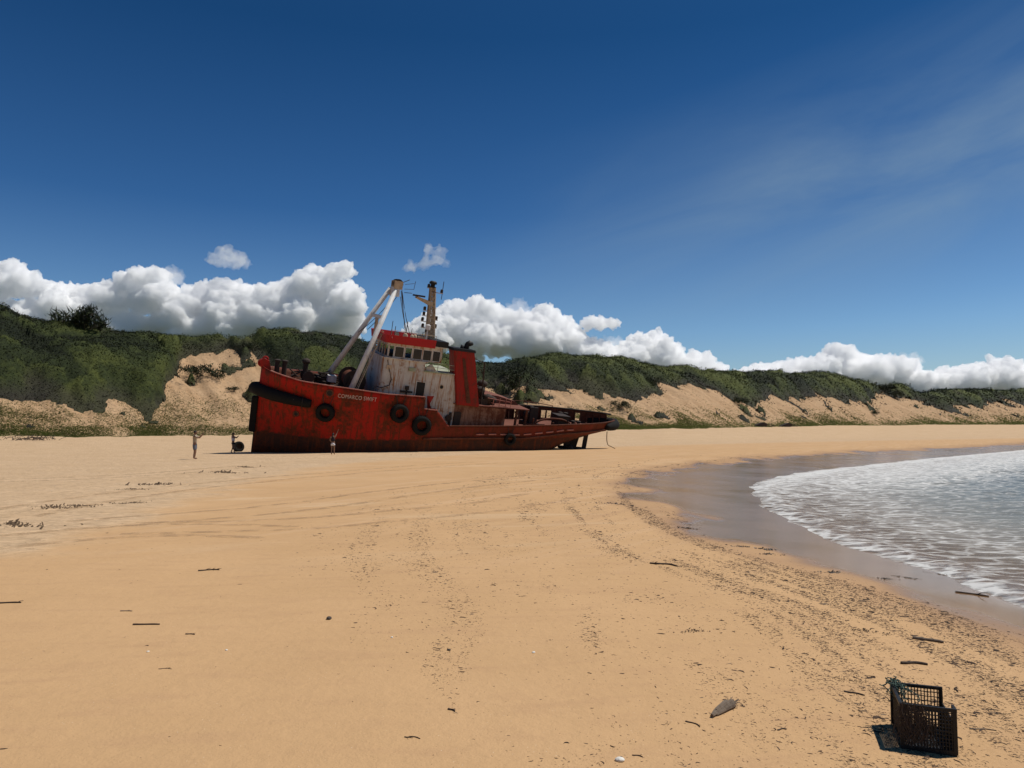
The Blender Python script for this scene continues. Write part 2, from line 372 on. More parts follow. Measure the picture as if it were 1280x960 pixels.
f2 = s.noise(s.mapping(pos, (.35, 1.2, 1)), 2.2, 6, .7, .8)
vor = s.n('ShaderNodeTexVoronoi', feature='DISTANCE_TO_EDGE'); vor.inputs['Scale'].default_value = 1.7
dv = s.n('ShaderNodeVectorMath', operation='ADD'); nz = s.n('ShaderNodeTexNoise'); nz.inputs['Scale'].default_value = 1.2; nz.inputs['Detail'].default_value = 5
s.l(pos, nz.inputs['Vector']); s.l(s.mapping(pos, (.8, 1.7, 1)), dv.inputs[0]); s.l(nz.outputs['Color'], dv.inputs[1]); s.l(dv.outputs[0], vor.inputs['Vector'])
lace = s.math('SUBTRACT', 1.0, s.math('MULTIPLY', vor.outputs['Distance'], 5.5), clamp=True)
fsum = s.math('ADD', s.math('ADD', s.math('MULTIPLY', fo, .52), s.math('MULTIPLY', f1, .75)), s.math('ADD', s.math('MULTIPLY', f2, .40), s.math('MULTIPLY', lace, .20)))
fm = s.ramp(fsum, [(.78, 0.0), (.93, .5), (1.16, .95)])
rip = s.noise(s.mapping(pos, (1.2, 3.2, 1)), 3.2, 6, .6, .4)
nrm = s.bump(s.math('ADD', rip, s.math('MULTIPLY', fm, .4)), .65, .05)
wb = s.bsdf(wcol, .24, nrm, .2); wb.inputs['IOR'].default_value = 1.33
tr = s.n('ShaderNodeBsdfTransparent'); tm = s.n('ShaderNodeMixShader')
thin = s.n('ShaderNodeMapRange'); thin.inputs['From Min'].default_value = -.1; thin.inputs['From Max'].default_value = 3.0; thin.inputs['To Min'].default_value = .25; s.l(sh, thin.inputs['Value'])
s.l(thin.outputs[0], tm.inputs[0]); s.l(tr.outputs[0], tm.inputs[1]); s.l(wb.outputs[0], tm.inputs[2])
fb = s.bsdf((.66, .645, .61), .6, nrm, .3)
mx = s.n('ShaderNodeMixShader'); s.l(fm, mx.inputs[0]); s.l(tm.outputs[0], mx.inputs[1]); s.l(fb.outputs[0], mx.inputs[2])
s.out(mx.outputs[0])
tag(link('sea', me, m_sea, smooth=True), kind='structure')

# ------------------------------------------------------------------ dune scrub: wind-clipped cushions with leaves
sel_c = np.arange(len(fine)); sel_r = np.where((R > 70) & (R < 560))[0]
gi = (sel_r[:, None]*nc+sel_c[None, :]).ravel()
gx, gy, gz = XF[gi], YF[gi], Z[gi]; q = M['q'][gi]; tq = M['t'][gi]; thq = M['th'][gi]; rq = M['r'][gi]
a = .75*gx+.65*gy; c = -.65*gx+.75*gy
lim = lut(thq, DT[:, 5])-.10*(thq < math.atan((205-640)/FOC))-.03
sc = rq/150.0
def canopy(gx, gy, a, c, q, lim, tq):
    m = (q-lim) + fbm(a/13, c/40, 4, 101)*.50 + fbm(a/4.5, c/9, 3, 107)*.28
    m = np.maximum(m, (fbm(a/5, c/6, 3, 131)-.25)*1.2 - np.clip(lim-q-.45, 0, 1)*1.5)       # strays on the sand
    m = np.minimum(m, (q-.05)*5)
    wx_, wy_ = gx+fbm(gx/5, gy/5, 3, 301)*5, gy+fbm(gx/5, gy/5, 3, 311)*5
    d1, v1 = worley(wx_/9.5, wy_/9.5, 320); d2, v2 = worley(wx_/4.2+.3, wy_/4.2, 330); d3, v3 = worley(gx/1.7, gy/1.7, 340)
    dome = lambda d: np.sqrt(np.clip(1-(d/.85)**2, 0, 1))
    cush = dome(d1)*(.5+2.0*v1) + dome(d2)*(.25+.85*v2) + dome(d3)*.35 + fbm(gx/26, gy/26, 3, 118)*3.0
    h = sstep(-.02, .30, m)*(.6+cush)
    global TONE
    TONE = (v1-.5)*.65 + (v2-.5)*.45 + (cush-1.4)*.09  # cush term lightens tops: sunlit tops and dark sides put into the colour
    return m, h, cush
mm, hh_, cush_ = canopy(gx, gy, a, c, q, lim, tq)
mm = np.where(tq > 1.9, -1, mm)
cz_ = gz + np.where(mm > -.02, np.maximum(hh_, .15), -.5) + fbm(gx/1.1, gy/1.1, 2, 140)*.35*(mm > 0)
nr2, nc2 = len(sel_r), len(sel_c)
F = grid_faces(nr2, nc2); keepv = mm > -.05
F = F[keepv[F].all(1)]
used = np.unique(F); remap = np.full(len(gx), -1); remap[used] = np.arange(len(used))
Vs = np.stack([gx, gy, cz_], -1)[used]; Fs = remap[F]
tone = (.44 + TONE + fbm(gx/18, gy/18, 3, 150)*.9)[used]
dead = (sstep(.17, .02, mm)*.95 + .7*sstep(.20, .35, fbm(a/10, c/8, 3, 160)))[used]
# leaf tufts standing off the canopy
NL = 330000
pick = RNG.choice(len(Vs), NL, p=(lambda wgt: wgt/wgt.sum())(np.clip(1.6-np.abs(q[used]-.8), .3, 2)))
P = Vs[pick] + RNG.normal(0, 1, (NL, 3))*np.array([.45, .45, .12])*(rq[used][pick]/150)[:, None]
sz = (.09+.19*RNG.random(NL)**2)*(rq[used][pick]/140)
d1 = RNG.normal(0, 1, (NL, 3)); d1[:, 2] = np.abs(d1[:, 2])*.9+.2; d1 /= np.linalg.norm(d1, axis=1)[:, None]
d2 = np.cross(d1, RNG.normal(0, 1, (NL, 3))); d2 /= np.linalg.norm(d2, axis=1)[:, None]
q0 = P-d2*(sz*.45)[:, None]; q1 = P+d2*(sz*.45)[:, None]; q2 = P+d1*(sz*1.3)[:, None]
VL = np.concatenate([q0, q1, q2]); FL = np.stack([np.arange(NL), np.arange(NL)+NL, np.arange(NL)+2*NL], -1)
me = bpy.data.meshes.new('scrub')
V3 = np.vstack([Vs, VL]); tri = FL+len(Vs)
loops = np.concatenate([Fs.ravel(), tri.ravel()]).astype(np.int32); tot = np.concatenate([np.full(len(Fs), 4), np.full(NL, 3)]).astype(np.int32)
me.vertices.add(len(V3)); me.vertices.foreach_set('co', np.ascontiguousarray(V3, np.float32).ravel())
me.loops.add(len(loops)); me.loops.foreach_set('vertex_index', loops)
me.polygons.add(len(tot)); me.polygons.foreach_set('loop_start', np.concatenate([[0], np.cumsum(tot)[:-1]]).astype(np.int32)); me.polygons.foreach_set('loop_total', tot)
me.update(calc_edges=True)
rt = RNG.normal(0, .26, NL)
set_attr(me, 'tone', np.concatenate([tone, np.tile(tone[pick]+rt, 3)])); set_attr(me, 'dead', np.concatenate([dead, np.tile(np.clip(dead[pick]+RNG.normal(0, .25, NL), 0, 1), 3)]))
def leaf_mat(name, lo, mid, hi, dry, thru=0.0):
    m, s = newmat(name); pos = s.n('ShaderNodeNewGeometry').outputs['Position']
    n = s.noise(pos, 1.4, 5, .7)
    t = s.math('ADD', s.attr('tone'), s.math('MULTIPLY', s.math('SUBTRACT', n, .5), 1.1))
    col = s.ramp(t, [(.1, lo), (.5, mid), (.95, hi)])
    col = s.mix(s.math('MULTIPLY', s.attr('dead'), .75, clamp=True), col, dry)
    nrm = s.bump(s.noise(pos, 2.6, 6, .75), .9, .5)
    b = s.bsdf(col, .75, nrm, .2)
    if thru:
        tl = s.n('ShaderNodeBsdfTranslucent'); s.l(col, tl.inputs['Color']); mt = s.n('ShaderNodeMixShader'); mt.inputs[0].default_value = thru
        s.l(b.outputs[0], mt.inputs[1]); s.l(tl.outputs[0], mt.inputs[2]); s.out(mt.outputs[0])
    else: s.out(b.outputs[0])
    return m
m_scrub = leaf_mat('scrub_leaves', (.011, .016, .005), (.032, .044, .010), (.080, .094, .019), (.048, .040, .031))
tag(link('dune_scrub', me, m_scrub, smooth=True), 'dense dark green wind clipped scrub covering the dunes', 'scrub', kind='stuff')

# ------------------------------------------------------------------ grass and creepers at the dune foot
gp = np.clip(lut(thq, DT[:, 6])+.35*(thq < math.atan((330-640)/FOC)), 0, 1)
gd = gp*sstep(.42, .02, q)*sstep(-.03, .0, tq)*sstep(.0, .2, fbm(gx/6, gy/6, 5, 170, .65)-.03+.05*gp+ .25*(q < .07)) + .9*(tq > -.03)*(tq < .05)*sstep(-.1, .1, fbm(gx/5, gy/5, 3, 172))*gp
gd += .04*sstep(-.02, .05, tq)*(q < .8)*sstep(.10, .3, fbm(a/3.5, c/12, 4, 175)) + .30*gp*sstep(.45, .1, q)*sstep(-.02, .05, tq)*sstep(-.12, .1, fbm(gx/4, gy/4, 4, 178))
gd *= (mm < .02)*M['side'][gi]; gd = np.clip(gd, 0, None)
NG = 230000
pk = RNG.choice(len(gx), NG, p=gd/gd.sum()); dr = rq[pk]/150
P = np.stack([gx[pk], gy[pk], gz[pk]-.03], -1); P[:, :2] += RNG.uniform(-1.0, 1.0, (NG, 2))*dr[:, None]; P[:, 2] = gz_many(P[:, 0], P[:, 1])-.03
ang = RNG.random(NG)*2*pi; hgt = (.12+.26*RNG.random(NG))*dr; wid = (.05+.09*RNG.random(NG))*dr
e = np.stack([np.cos(ang), np.sin(ang), np.zeros(NG)], -1)
lean = RNG.normal(0, .95, (NG, 3)); lean[:, 2] = .45
VG = np.concatenate([P-e*wid[:, None], P+e*wid[:, None], P+lean*hgt[:, None]]); FG = np.stack([np.arange(NG), np.arange(NG)+NG, np.arange(NG)+2*NG], -1)
me = np_mesh('grass', VG, FG)
gt = np.clip(.6+RNG.normal(0, .25, NG), 0, 1); gdd = (RNG.random(NG) < np.clip(.03+1.1*q[pk], .05, .6)).astype(float)*.9
set_attr(me, 'tone', np.tile(gt, 3)); set_attr(me, 'dead', np.tile(gdd, 3))
m_grass = leaf_mat('dune_grass', (.065, .08, .02), (.12, .145, .035), (.19, .21, .055), (.27, .195, .115), .4)
tag(link('dune_grass', me, m_grass), 'yellow green grass and creepers growing at the foot of the dunes', 'grass', kind='stuff')

# ------------------------------------------------------------------ clouds: closed bodies of white vapour far beyond the dunes
def cloud_mat(name, dens):
    m, s = newmat(name)
    v = s.n('ShaderNodeVolumeScatter'); v.inputs['Color'].default_value = (1, 1, 1, 1); v.inputs['Density'].default_value = dens; v.inputs['Anisotropy'].default_value = 0.1
    s.out(None, v.outputs[0]); return m
CD = 2600.0; PXM = CD/FOC
m_cloud = cloud_mat('cloud_vapour', .085); m_wisp = cloud_mat('thin_cloud_vapour', .012)
tx1 = bpy.data.textures.new('billow', 'CLOUDS'); tx1.noise_scale = 70; tx1.noise_depth = 4
tx2 = bpy.data.textures.new('puff', 'VORONOI'); tx2.noise_scale = 34; tx4 = bpy.data.textures.new('small_puff', 'VORONOI'); tx4.noise_scale = 12
tx3 = bpy.data.textures.new('fray', 'CLOUDS'); tx3.noise_scale = 9; tx3.noise_depth = 5
def cloud(name, label, top, base, mat, rpx=(7, 20), n=90, wisp=False, vox=2.2, dist=CD, squash=.8):
    k = dist/FOC; tp = np.array(top, float); rnd = random.Random(hash(label) % 9973 if False else sum(map(ord, label)))
    bm = bmesh.new()
    def ball(px, py, r, dz):
        p = at_depth(px, py, dist+dz); bmesh.ops.create_icosphere(bm, subdivisions=2, radius=r*k, matrix=Matrix.Translation(p) @ Matrix.Diagonal((1, 1.2, squash, 1)))
    x0, x1 = tp[0, 0], tp[-1, 0]
    for i in range(n):
        px = x0+(x1-x0)*(i+rnd.random())/n; ty = np.interp(px, tp[:, 0], tp[:, 1]); by = base
        room = max(by-ty, 1)
        r = min(rnd.uniform(*rpx), room*.55+2)
        ball(px, ty+r*squash, r, rnd.uniform(-1, 1)*r*k)                                 # along the top outline
        for _ in range(3):
            r2 = min(rnd.uniform(rpx[0]*1.2, rpx[1]*1.35), room*.5+2); yy = ty+r2+rnd.random()*max(room-2*r2, 0)
            ball(px+rnd.uniform(-6, 6), yy, r2, rnd.uniform(-1.4, 1.0)*r2*k)
    me = bpy.data.meshes.new('cl'); bm.to_mesh(me); bm.free()
    o = link('tmp', me)
    md = o.modifiers.new('r', 'REMESH'); md.mode = 'VOXEL'; md.voxel_size = vox*k
    for tx, st in ((tx1, 36), (tx2, -32), (tx4, -17), (tx3, 10)):
        d = o.modifiers.new('d', 'DISPLACE'); d.texture = tx; d.strength = st*(k/PXM)*(1.6 if wisp else 1); d.mid_level = .45; d.texture_coords = 'GLOBAL'
    md = o.modifiers.new('r2', 'REMESH'); md.mode = 'VOXEL'; md.voxel_size = vox*k*.9
    dg = bpy.context.evaluated_depsgraph_get(); ev = o.evaluated_get(dg)
    m2 = bpy.data.meshes.new_from_object(ev); bpy.data.objects.remove(o); m2.name = name
    for mt in list(m2.materials): m2.materials.pop()
    oo = link(name, m2, mat, smooth=True)
    tag(oo, label, 'cloud', 'cumulus clouds along the horizon'); return oo
CLOUDS = [
 ('wide grey white cloud bank over the tall dune at far left', [(-90, 330), (-40, 318), (0, 328), (14, 324), (28, 336), (60, 350), (100, 356), (130, 354), (150, 342), (190, 332), (204, 338), (212, 352), (228, 380)], 440, 60),
 ('broad cloud bank left of the white lifting frame', [(225, 372), (245, 352), (285, 348), (320, 356), (368, 350), (384, 334), (420, 332), (445, 322), (470, 321), (488, 334), (490, 350), (462, 385), (440, 410)], 440, 60),
 ('bright billowing cloud behind the lattice mast and funnel', [(506, 420), (528, 394), (560, 379), (598, 369), (630, 388), (660, 391), (682, 382), (714, 398), (722, 410)], 452, 48),
 ('small flat cloud puff right of the funnel cloud', [(728, 402), (740, 396), (756, 394), (768, 402)], 408, 10),
 ('low rounded cloud just above the dune crest right of the ship', [(656, 436), (668, 424), (690, 416), (708, 420), (716, 436)], 455, 16),
 ('lumpy cloud above the dune saddle', [(704, 440), (716, 430), (740, 426), (768, 434), (798, 416), (820, 413), (838, 426), (848, 436)], 472, 28),
 ('short cloud mound between two dune crests', [(826, 460), (840, 448), (868, 438), (890, 446), (902, 460)], 482, 18),
 ('tall pointed cloud with flat anvil over the right hand dunes', [(905, 468), (928, 460), (962, 453), (1000, 449), (1028, 440), (1050, 429), (1080, 442), (1132, 445), (1146, 460)], 490, 44),
 ('long cloud bank at the right edge over the dunes', [(1116, 474), (1160, 464), (1200, 458), (1240, 446), (1280, 452), (1330, 450), (1380, 462)], 496, 40)]
for label, top, base, n in CLOUDS:
    cloud('cloud', label, top, base, m_cloud, n=n, rpx=(5, 17) if n > 25 else (4, 10), vox=1.25)
cloud('cloud', 'tiny fuzzy cloud scrap high above the left cloud bank', [(276, 318), (288, 309), (300, 318)], 332, m_wisp, rpx=(4, 7), n=7, wisp=True, vox=1.4)
cloud('cloud', 'thin curled cloud wisp above the lifting frame head', [(514, 330), (530, 322), (536, 304), (546, 306), (552, 322)], 334, m_wisp, rpx=(3, 5), n=8, wisp=True, vox=1.3)
for label, pts, base in [('small torn scrap over the top of the funnel cloud', [(640, 386), (652, 378), (664, 384)], 394),
   ('torn thin scrap floating above the dune saddle cloud', [(744, 428), (760, 420), (776, 426)], 434), ('thin scrap hanging off the anvil of the tall right hand cloud', [(1120, 446), (1136, 440), (1152, 447)], 452), ('faint scrap between the two left banks', [(196, 342), (214, 333), (228, 343)], 356)]:
    cloud('cloud', label, pts, base, m_wisp, rpx=(3, 6), n=7, wisp=True, vox=1.3)

# ------------------------------------------------------------------ mesh builder
class MB:
    def __init__(s): s.bm = bmesh.new()
    def box(s, x0, x1, y0, y1, z0, z1, M=None):
        c = [(x0, y0, z0), (x1, y0, z0), (x1, y1, z0), (x0, y1, z0), (x0, y0, z1), (x1, y0, z1), (x1, y1, z1), (x0, y1, z1)]
        return s.hexa(c, M)
    def hexa(s, c, M=None):
        v = [s.bm.verts.new(M @ Vector(p) if M else p) for p in c]
        for f in ((0, 3, 2, 1), (4, 5, 6, 7), (0, 1, 5, 4), (1, 2, 6, 5), (2, 3, 7, 6), (3, 0, 4, 7)): s.bm.faces.new([v[i] for i in f])
        return s
    def tube(s, pts, r, n=8, r1=None, caps=True):
        pts = [Vector(p) for p in pts]; rings = []
        N = len(pts); up = Vector((0, 0, 1))
        for i, p in enumerate(pts):
            d = (pts[min(i+1, N-1)]-pts[max(i-1, 0)]).normalized()
            a = d.cross(up if abs(d.dot(up)) < .95 else Vector((1, 0, 0))).normalized(); b = d.cross(a).normalized()
            rr = r if r1 is None else r+(r1-r)*i/max(N-1, 1)
            if callable(r): rr = r(i/max(N-1, 1))
            rings.append([s.bm.verts.new(p+a*(rr*cos(2*pi*k/n))+b*(rr*sin(2*pi*k/n))) for k in range(n)])
        for A, B in zip(rings[:-1], rings[1:]):
            for k in range(n): s.bm.faces.new((A[k], A[(k+1) % n], B[(k+1) % n], B[k]))
        if caps:
            s.bm.faces.new(rings[0][::-1]); s.bm.faces.new(rings[-1])
        return s
    def prism(s, pts, axis, lo, hi):
        """polygon in the two other axes, extruded along axis"""
        def P(a, b, t): return {'y': (a, t, b), 'z': (a, b, t), 'x': (t, a, b)}[axis]
        A = [s.bm.verts.new(P(a, b, lo)) for a, b in pts]; B = [s.bm.verts.new(P(a, b, hi)) for a, b in pts]
        s.bm.faces.new(A[::-1]); s.bm.faces.new(B); n = len(pts)
        for k in range(n): s.bm.faces.new((A[k], A[(k+1) % n], B[(k+1) % n], B[k]))
        return s
    def lathe(s, prof, M=None, n=20, closed=False):
        """profile of (radius, height) turned about z"""
        M = M or Matrix(); R_ = [[s.bm.verts.new(M @ Vector((r*cos(2*pi*k/n), r*sin(2*pi*k/n), z))) for k in range(n)] for r, z in prof]
        prs = list(zip(R_[:-1], R_[1:])) + ([(R_[-1], R_[0])] if closed else [])
        for A, B in prs:
            for k in range(n): s.bm.faces.new((A[k], A[(k+1) % n], B[(k+1) % n], B[k]))
        if not closed:
            s.bm.faces.new(R_[0][::-1]); s.bm.faces.new(R_[-1])
        return s
    def ball(s, c, r, sub=2, sc=(1, 1, 1), M=None):
        bmesh.ops.create_icosphere(s.bm, subdivisions=sub, radius=r, matrix=(M or Matrix()) @ Matrix.Translation(c) @ Matrix.Diagonal((*sc, 1))); return s
    def build(s, name, mat, parent=None, smooth=False, bevel=0):
        bmesh.ops.recalc_face_normals(s.bm, faces=s.bm.faces)
        if bevel: bmesh.ops.bevel(s.bm, geom=[e for e in s.bm.edges if len(e.link_faces) == 2 and e.calc_face_angle(0) > .6], offset=bevel, segments=2, affect='EDGES', clamp_overlap=True)
        me = bpy.data.meshes.new(name); s.bm.to_mesh(me); s.bm.free(); return link(name, me, mat, parent, smooth)

# ------------------------------------------------------------------ weathered materials
def weathered(name, base, base2, rust=(.11, .035, .014), rust2=(.05, .018, .010), amount=.5, streak=.5, rough=.75, scale=1.0, special=None, spec=.25):
    m, s = newmat(name); ob = s.n('ShaderNodeTexCoord').outputs['Object']
    n1 = s.noise(ob, .55*scale, 6, .65); n2 = s.noise(ob, 2.6*scale, 6, .7); n3 = s.noise(ob, 11*scale, 4, .7)
    st = s.noise(s.mapping(ob, (2.6*scale, 2.6*scale, .16*scale)), 1.6, 6, .7, .3)
    col = s.mix(s.ramp(n1, [(.35, 0.0), (.65, 1.0)]), base, base2)
    if special: col = special(s, ob, col, n1, n2)
    a = s.math('ADD', s.math('MULTIPLY', n2, .55), s.math('MULTIPLY', n1, .65))
    k = s.ramp(a, [(.80-.42*amount, 0.0), (.90-.36*amount, 1.0)])
    rc = s.mix(n3, rust, rust2)
    col = s.mix(k, col, rc)
    col = s.mix(s.math('MULTIPLY', s.ramp(st, [(.50, 0.0), (.63, 1.0)]), streak), col, s.mix(n2, rust2, (rust[0]*1.3, rust[1]*1.35, rust[2]*1.2)))
    nrm = s.bump(s.math('ADD', s.math('MULTIPLY', n3, .4), s.math('ADD', n2, s.math('MULTIPLY', n1, 1.5))), .35, .06)
    s.out(s.bsdf(col, rough, nrm, spec).outputs[0]); return m
def plain(name, col, rough=.6, spec=.3, var=.25, scale=6):
    m, s = newmat(name); ob = s.n('ShaderNodeTexCoord').outputs['Object']
    n = s.noise(ob, scale, 5, .65); c = s.mix(n, tuple(v*(1-var) for v in col), tuple(min(1, v*(1+var)) for v in col))
    s.out(s.bsdf(c, rough, s.bump(n, .3, .03), spec).outputs[0]); return m
def boot(s, ob, col, n1, n2):
    """hull livery: brown below the old waterline, browner aft"""
    sp = s.n('ShaderNodeSeparateXYZ'); s.l(ob, sp.inputs[0])
    line = s.math('ADD', s.math('MULTIPLY', sp.outputs['X'], -.085), 3.58)
    d = s.math('ADD', s.math('SUBTRACT', line, sp.outputs['Z']), s.math('MULTIPLY', s.math('SUBTRACT', n2, .5), .5))
    mr = s.n('ShaderNodeMapRange'); mr.inputs['From Min'].default_value = -.06; mr.inputs['From Max'].default_value = .1; s.l(d, mr.inputs['Value'])
    ma = s.n('ShaderNodeMapRange'); ma.inputs['From Min'].default_value = 6.5; ma.inputs['From Max'].default_value = 1.0; s.l(s.math('ADD', sp.outputs['X'], s.math('MULTIPLY', s.math('SUBTRACT', n1, .5), 9)), ma.inputs['Value'])
    c = s.mix(s.math('MULTIPLY', ma.outputs[0], .8), col, (.115, .028, .014))
    return s.mix(mr.outputs[0], c, s.mix(n2, (.030, .013, .009), (.06, .024, .015)))
MT = {}
MT['hull'] = weathered('hull_paint', (.36, .011, .006), (.30, .022, .008), (.14, .030, .009), (.030, .009, .006), .53, 1.0, .65, 1, boot, .14)
MT['rust'] = weathered('rusty_plate', (.11, .036, .02), (.14, .05, .027), (.10, .032, .016), (.045, .018, .011), .55, .4, .85)
MT['rustpale'] = weathered('rusty_wall', (.26, .15, .10), (.17, .06, .03), (.13, .038, .016), (.06, .02, .012), .62, 1.0, .85, 1.6)
MT['deck'] = weathered('rusty_deck', (.20, .08, .055), (.15, .055, .036), (.14, .05, .028), (.08, .03, .018), .4, .1, .9)
MT['white'] = weathered('old_white_paint', (.56, .54, .495), (.43, .41, .37), (.26, .11, .035), (.25, .095, .032), .40, 1.0, .65, 1.2, None, .2)
MT['whitedull'] = weathered('grey_white_steel', (.62, .62, .61), (.52, .52, .51), (.30, .18, .11), (.17, .10, .07), .22, .35, .55, 1.6)
MT['redroof'] = weathered('red_paint', (.40, .013, .018), (.33, .011, .015), (.22, .03, .02), (.12, .02, .012), .18, .25, .55, 1.4)
MT['funnel'] = weathered('funnel_red', (.32, .011, .007), (.24, .011, .006), (.17, .025, .012), (.07, .016, .010), .42, .9, .6, 1.1)
MT['tan'] = weathered('rusty_tan_steel', (.52, .41, .29), (.40, .30, .20), (.22, .12, .06), (.10, .05, .03), .28, .4, .85, 2)
MT['dark'] = weathered('dark_rusted_gear', (.035, .028, .024), (.05, .035, .027), (.07, .03, .016), (.02, .013, .010), .4, .2, .8, 1.5)
MT['rubber'] = plain('old_rubber', (.011, .0105, .010), .85, .15, .4)
MT['cap'] = weathered('worn_cap_rail', (.42, .20, .16), (.36, .13, .10), (.2, .06, .03), (.1, .03, .02), .35, .2, .7, 2)
MT['letters'] = weathered('faded_lettering', (.62, .52, .46), (.50, .36, .30), (.30, .06, .035), (.26, .05, .03), .22, .3, .7, 3)
MT['black'] = plain('soot_and_shade_black', (.012, .012, .012), .6, .3)
MT['wire'] = plain('steel_wire', (.05, .045, .04), .6, .3)
MT['moss'] = weathered('mossy_white', (.24, .29, .17), (.42, .42, .36), (.2, .1, .05), (.1, .06, .03), .3, .4, .8, 2)
MT['redpanel'] = plain('dark_red_blind', (.16, .022, .022), .7, .2)
m_glass, s = newmat('dusty_glass')
g1 = s.bsdf((.02, .022, .022), .12, None, .5); tr = s.n('ShaderNodeBsdfTransparent'); mxs = s.n('ShaderNodeMixShader'); mxs.inputs[0].default_value = .9
s.l(tr.outputs[0], mxs.inputs[1]); s.l(g1.outputs[0], mxs.inputs[2]); s.out(mxs.outputs[0]); MT['glass'] = m_glass

# ------------------------------------------------------------------ the stranded tug, in its own frame: x to the bow, y to port, z up
SH = empty('stranded_tugboat')
RS = Matrix.Rotation(radians(204), 4, 'Z') @ Matrix.Rotation(radians(-4.5), 4, 'Y') @ Matrix.Rotation(radians(-12), 4, 'X')
SH.matrix_world = Matrix.Translation((-6.573, 68.190, -1.595)) @ RS
tag(SH, 'rust streaked red tugboat stranded and leaning on the sand, white wheelhouse and funnel', 'tugboat')
SHM = SH.matrix_world.copy()
HX = [-17.35, -17.2, -16.9, -16.3, -15, -13, -11, -9, -6, 8, 10, 11.5, 13, 14, 15, 15.5, 16, 16.3, 16.48, 16.55]
HBD = [.02, .55, .95, 1.45, 2.25, 3.15, 3.75, 4.1, 4.3, 4.3, 4.2, 4.05, 3.65, 3.2, 2.5, 2.0, 1.3, .75, .3, .04]
WX = [-17.35, -15, -13, -11, -9, -7, 5, 8, 10, 11.5, 13, 14, 15, 16, 16.45, 16.55]
WBW = [.02, 1.5, 2.6, 3.4, 4.0, 4.3, 4.3, 4.15, 3.75, 3.25, 2.5, 1.9, 1.2, .45, .12, .04]
KX = [-17.35, -15.7, -13.67, -12, -10.65, -9, -7, -5, 17]; KZ = [5.1, 4.75, 4.3, 3.75, 3.2, 2.2, .8, 0, 0]
TX = [-17.35, -14.77, -10.84, -7.27, -3.08, 1.31, 2.44, 3.66, 3.70, 6.86, 10.02, 13.86, 15.63, 16.14, 16.55]
TZ = [6.0, 5.84, 5.64, 5.35, 4.95, 4.60, 5.85, 5.88, 6.88, 6.80, 6.93, 7.03, 7.29, 7.40, 7.55]
DX = [-17.35, -14.8, -10.8, -7.3, -3, 1.3, 3.69, 3.71, 10, 13.9, 16.55]; DZ = [5.2, 5.0, 4.7, 4.35, 3.95, 3.6, 3.6, 5.75, 5.9, 6.05, 6.5]
ip = lambda x, a, b: float(np.interp(x, a, b))
def ztop(x): return ip(x, TX, TZ)
def zdeck(x): return ip(x, DX, DZ)
def hb(x, z):
    """half breadth of the hull"""
    zk = ip(x, KX, KZ); bd = ip(x, HX, HBD); bw = ip(x, WX, WBW); zt = ip(x, [-17.35, 17], [5.6, 7.0])
    f = min(max((z-2.3)/(zt-2.3), 0), 1); b = bw+(bd-bw)*f**1.3
    h = max(.35, min(1.5, (zt-zk)*.45)); u = min(max((z-zk)/h, 0), 1)
    return b*(1-(1-u)**2.2)**.5
def hp(x, z, side=1, out=0.0):
    """point on the hull side, pushed outwards"""
    e = .05; dbx = (hb(x+e, z)-hb(x-e, z))/(2*e); dbz = (hb(x, z+e)-hb(x, z-e))/(2*e)
    n = Vector((-dbx, 1, -dbz)).normalized()
    p = Vector((x, hb(x, z), z))+n*out
    return Vector((p.x, p.y*side, p.z))
xs = sorted(set([round(v, 3) for v in np.concatenate([np.linspace(-17.35, -15, 14), np.linspace(-15, 13, 100), np.linspace(13, 16, 26), np.linspace(16, 16.55, 12), [3.66, 3.70]])]))
NV = 22
def shell(side, top):
    vs, rows = [], []
    for x in xs:
        zk = ip(x, KX, KZ); zt = top(x)
        rows.append([Vector((x, side*hb(x, zk+(zt-zk)*(j/NV)**.8), zk+(zt-zk)*(j/NV)**.8)) for j in range(NV+1)])
    return rows
bm = bmesh.new()
for side in (1, -1):
    # the starboard quarter keeps only its lower plating; its bulwark follows as a part
    top = ztop if side > 0 else (lambda x: ztop(x) if x > 1.3 else zdeck(x)+.12)
    rows = shell(side, top)
    g = [[bm.verts.new(p) for p in r] for r in rows]
    for A, B in zip(g[:-1], g[1:]):
        for j in range(NV):
            q = (A[j], B[j], B[j+1], A[j+1]); bm.faces.new(q[::-1] if side > 0 else q)
bmesh.ops.remove_doubles(bm, verts=bm.verts, dist=.012)
dd_ = bm.verts.layers.deform.new()
for v in bm.verts:                                                     # dents between the frames
    if abs(v.co.y) > .6: v.co.y -= math.copysign(.035*(vnoise(np.array([v.co.x*1.1]), np.array([v.co.z*1.4]), 3)[0]+.5*abs(sin(v.co.x*pi/1.2))), v.co.y)
me = bpy.data.meshes.new('hull'); bm.to_mesh(me); bm.free()
hull = link('hull', me, [MT['hull'], MT['rust']], SH, True)
md = hull.modifiers.new('plate', 'SOLIDIFY'); md.thickness = .07; md.offset = -1; md.material_offset = 1; md.material_offset_rim = 0
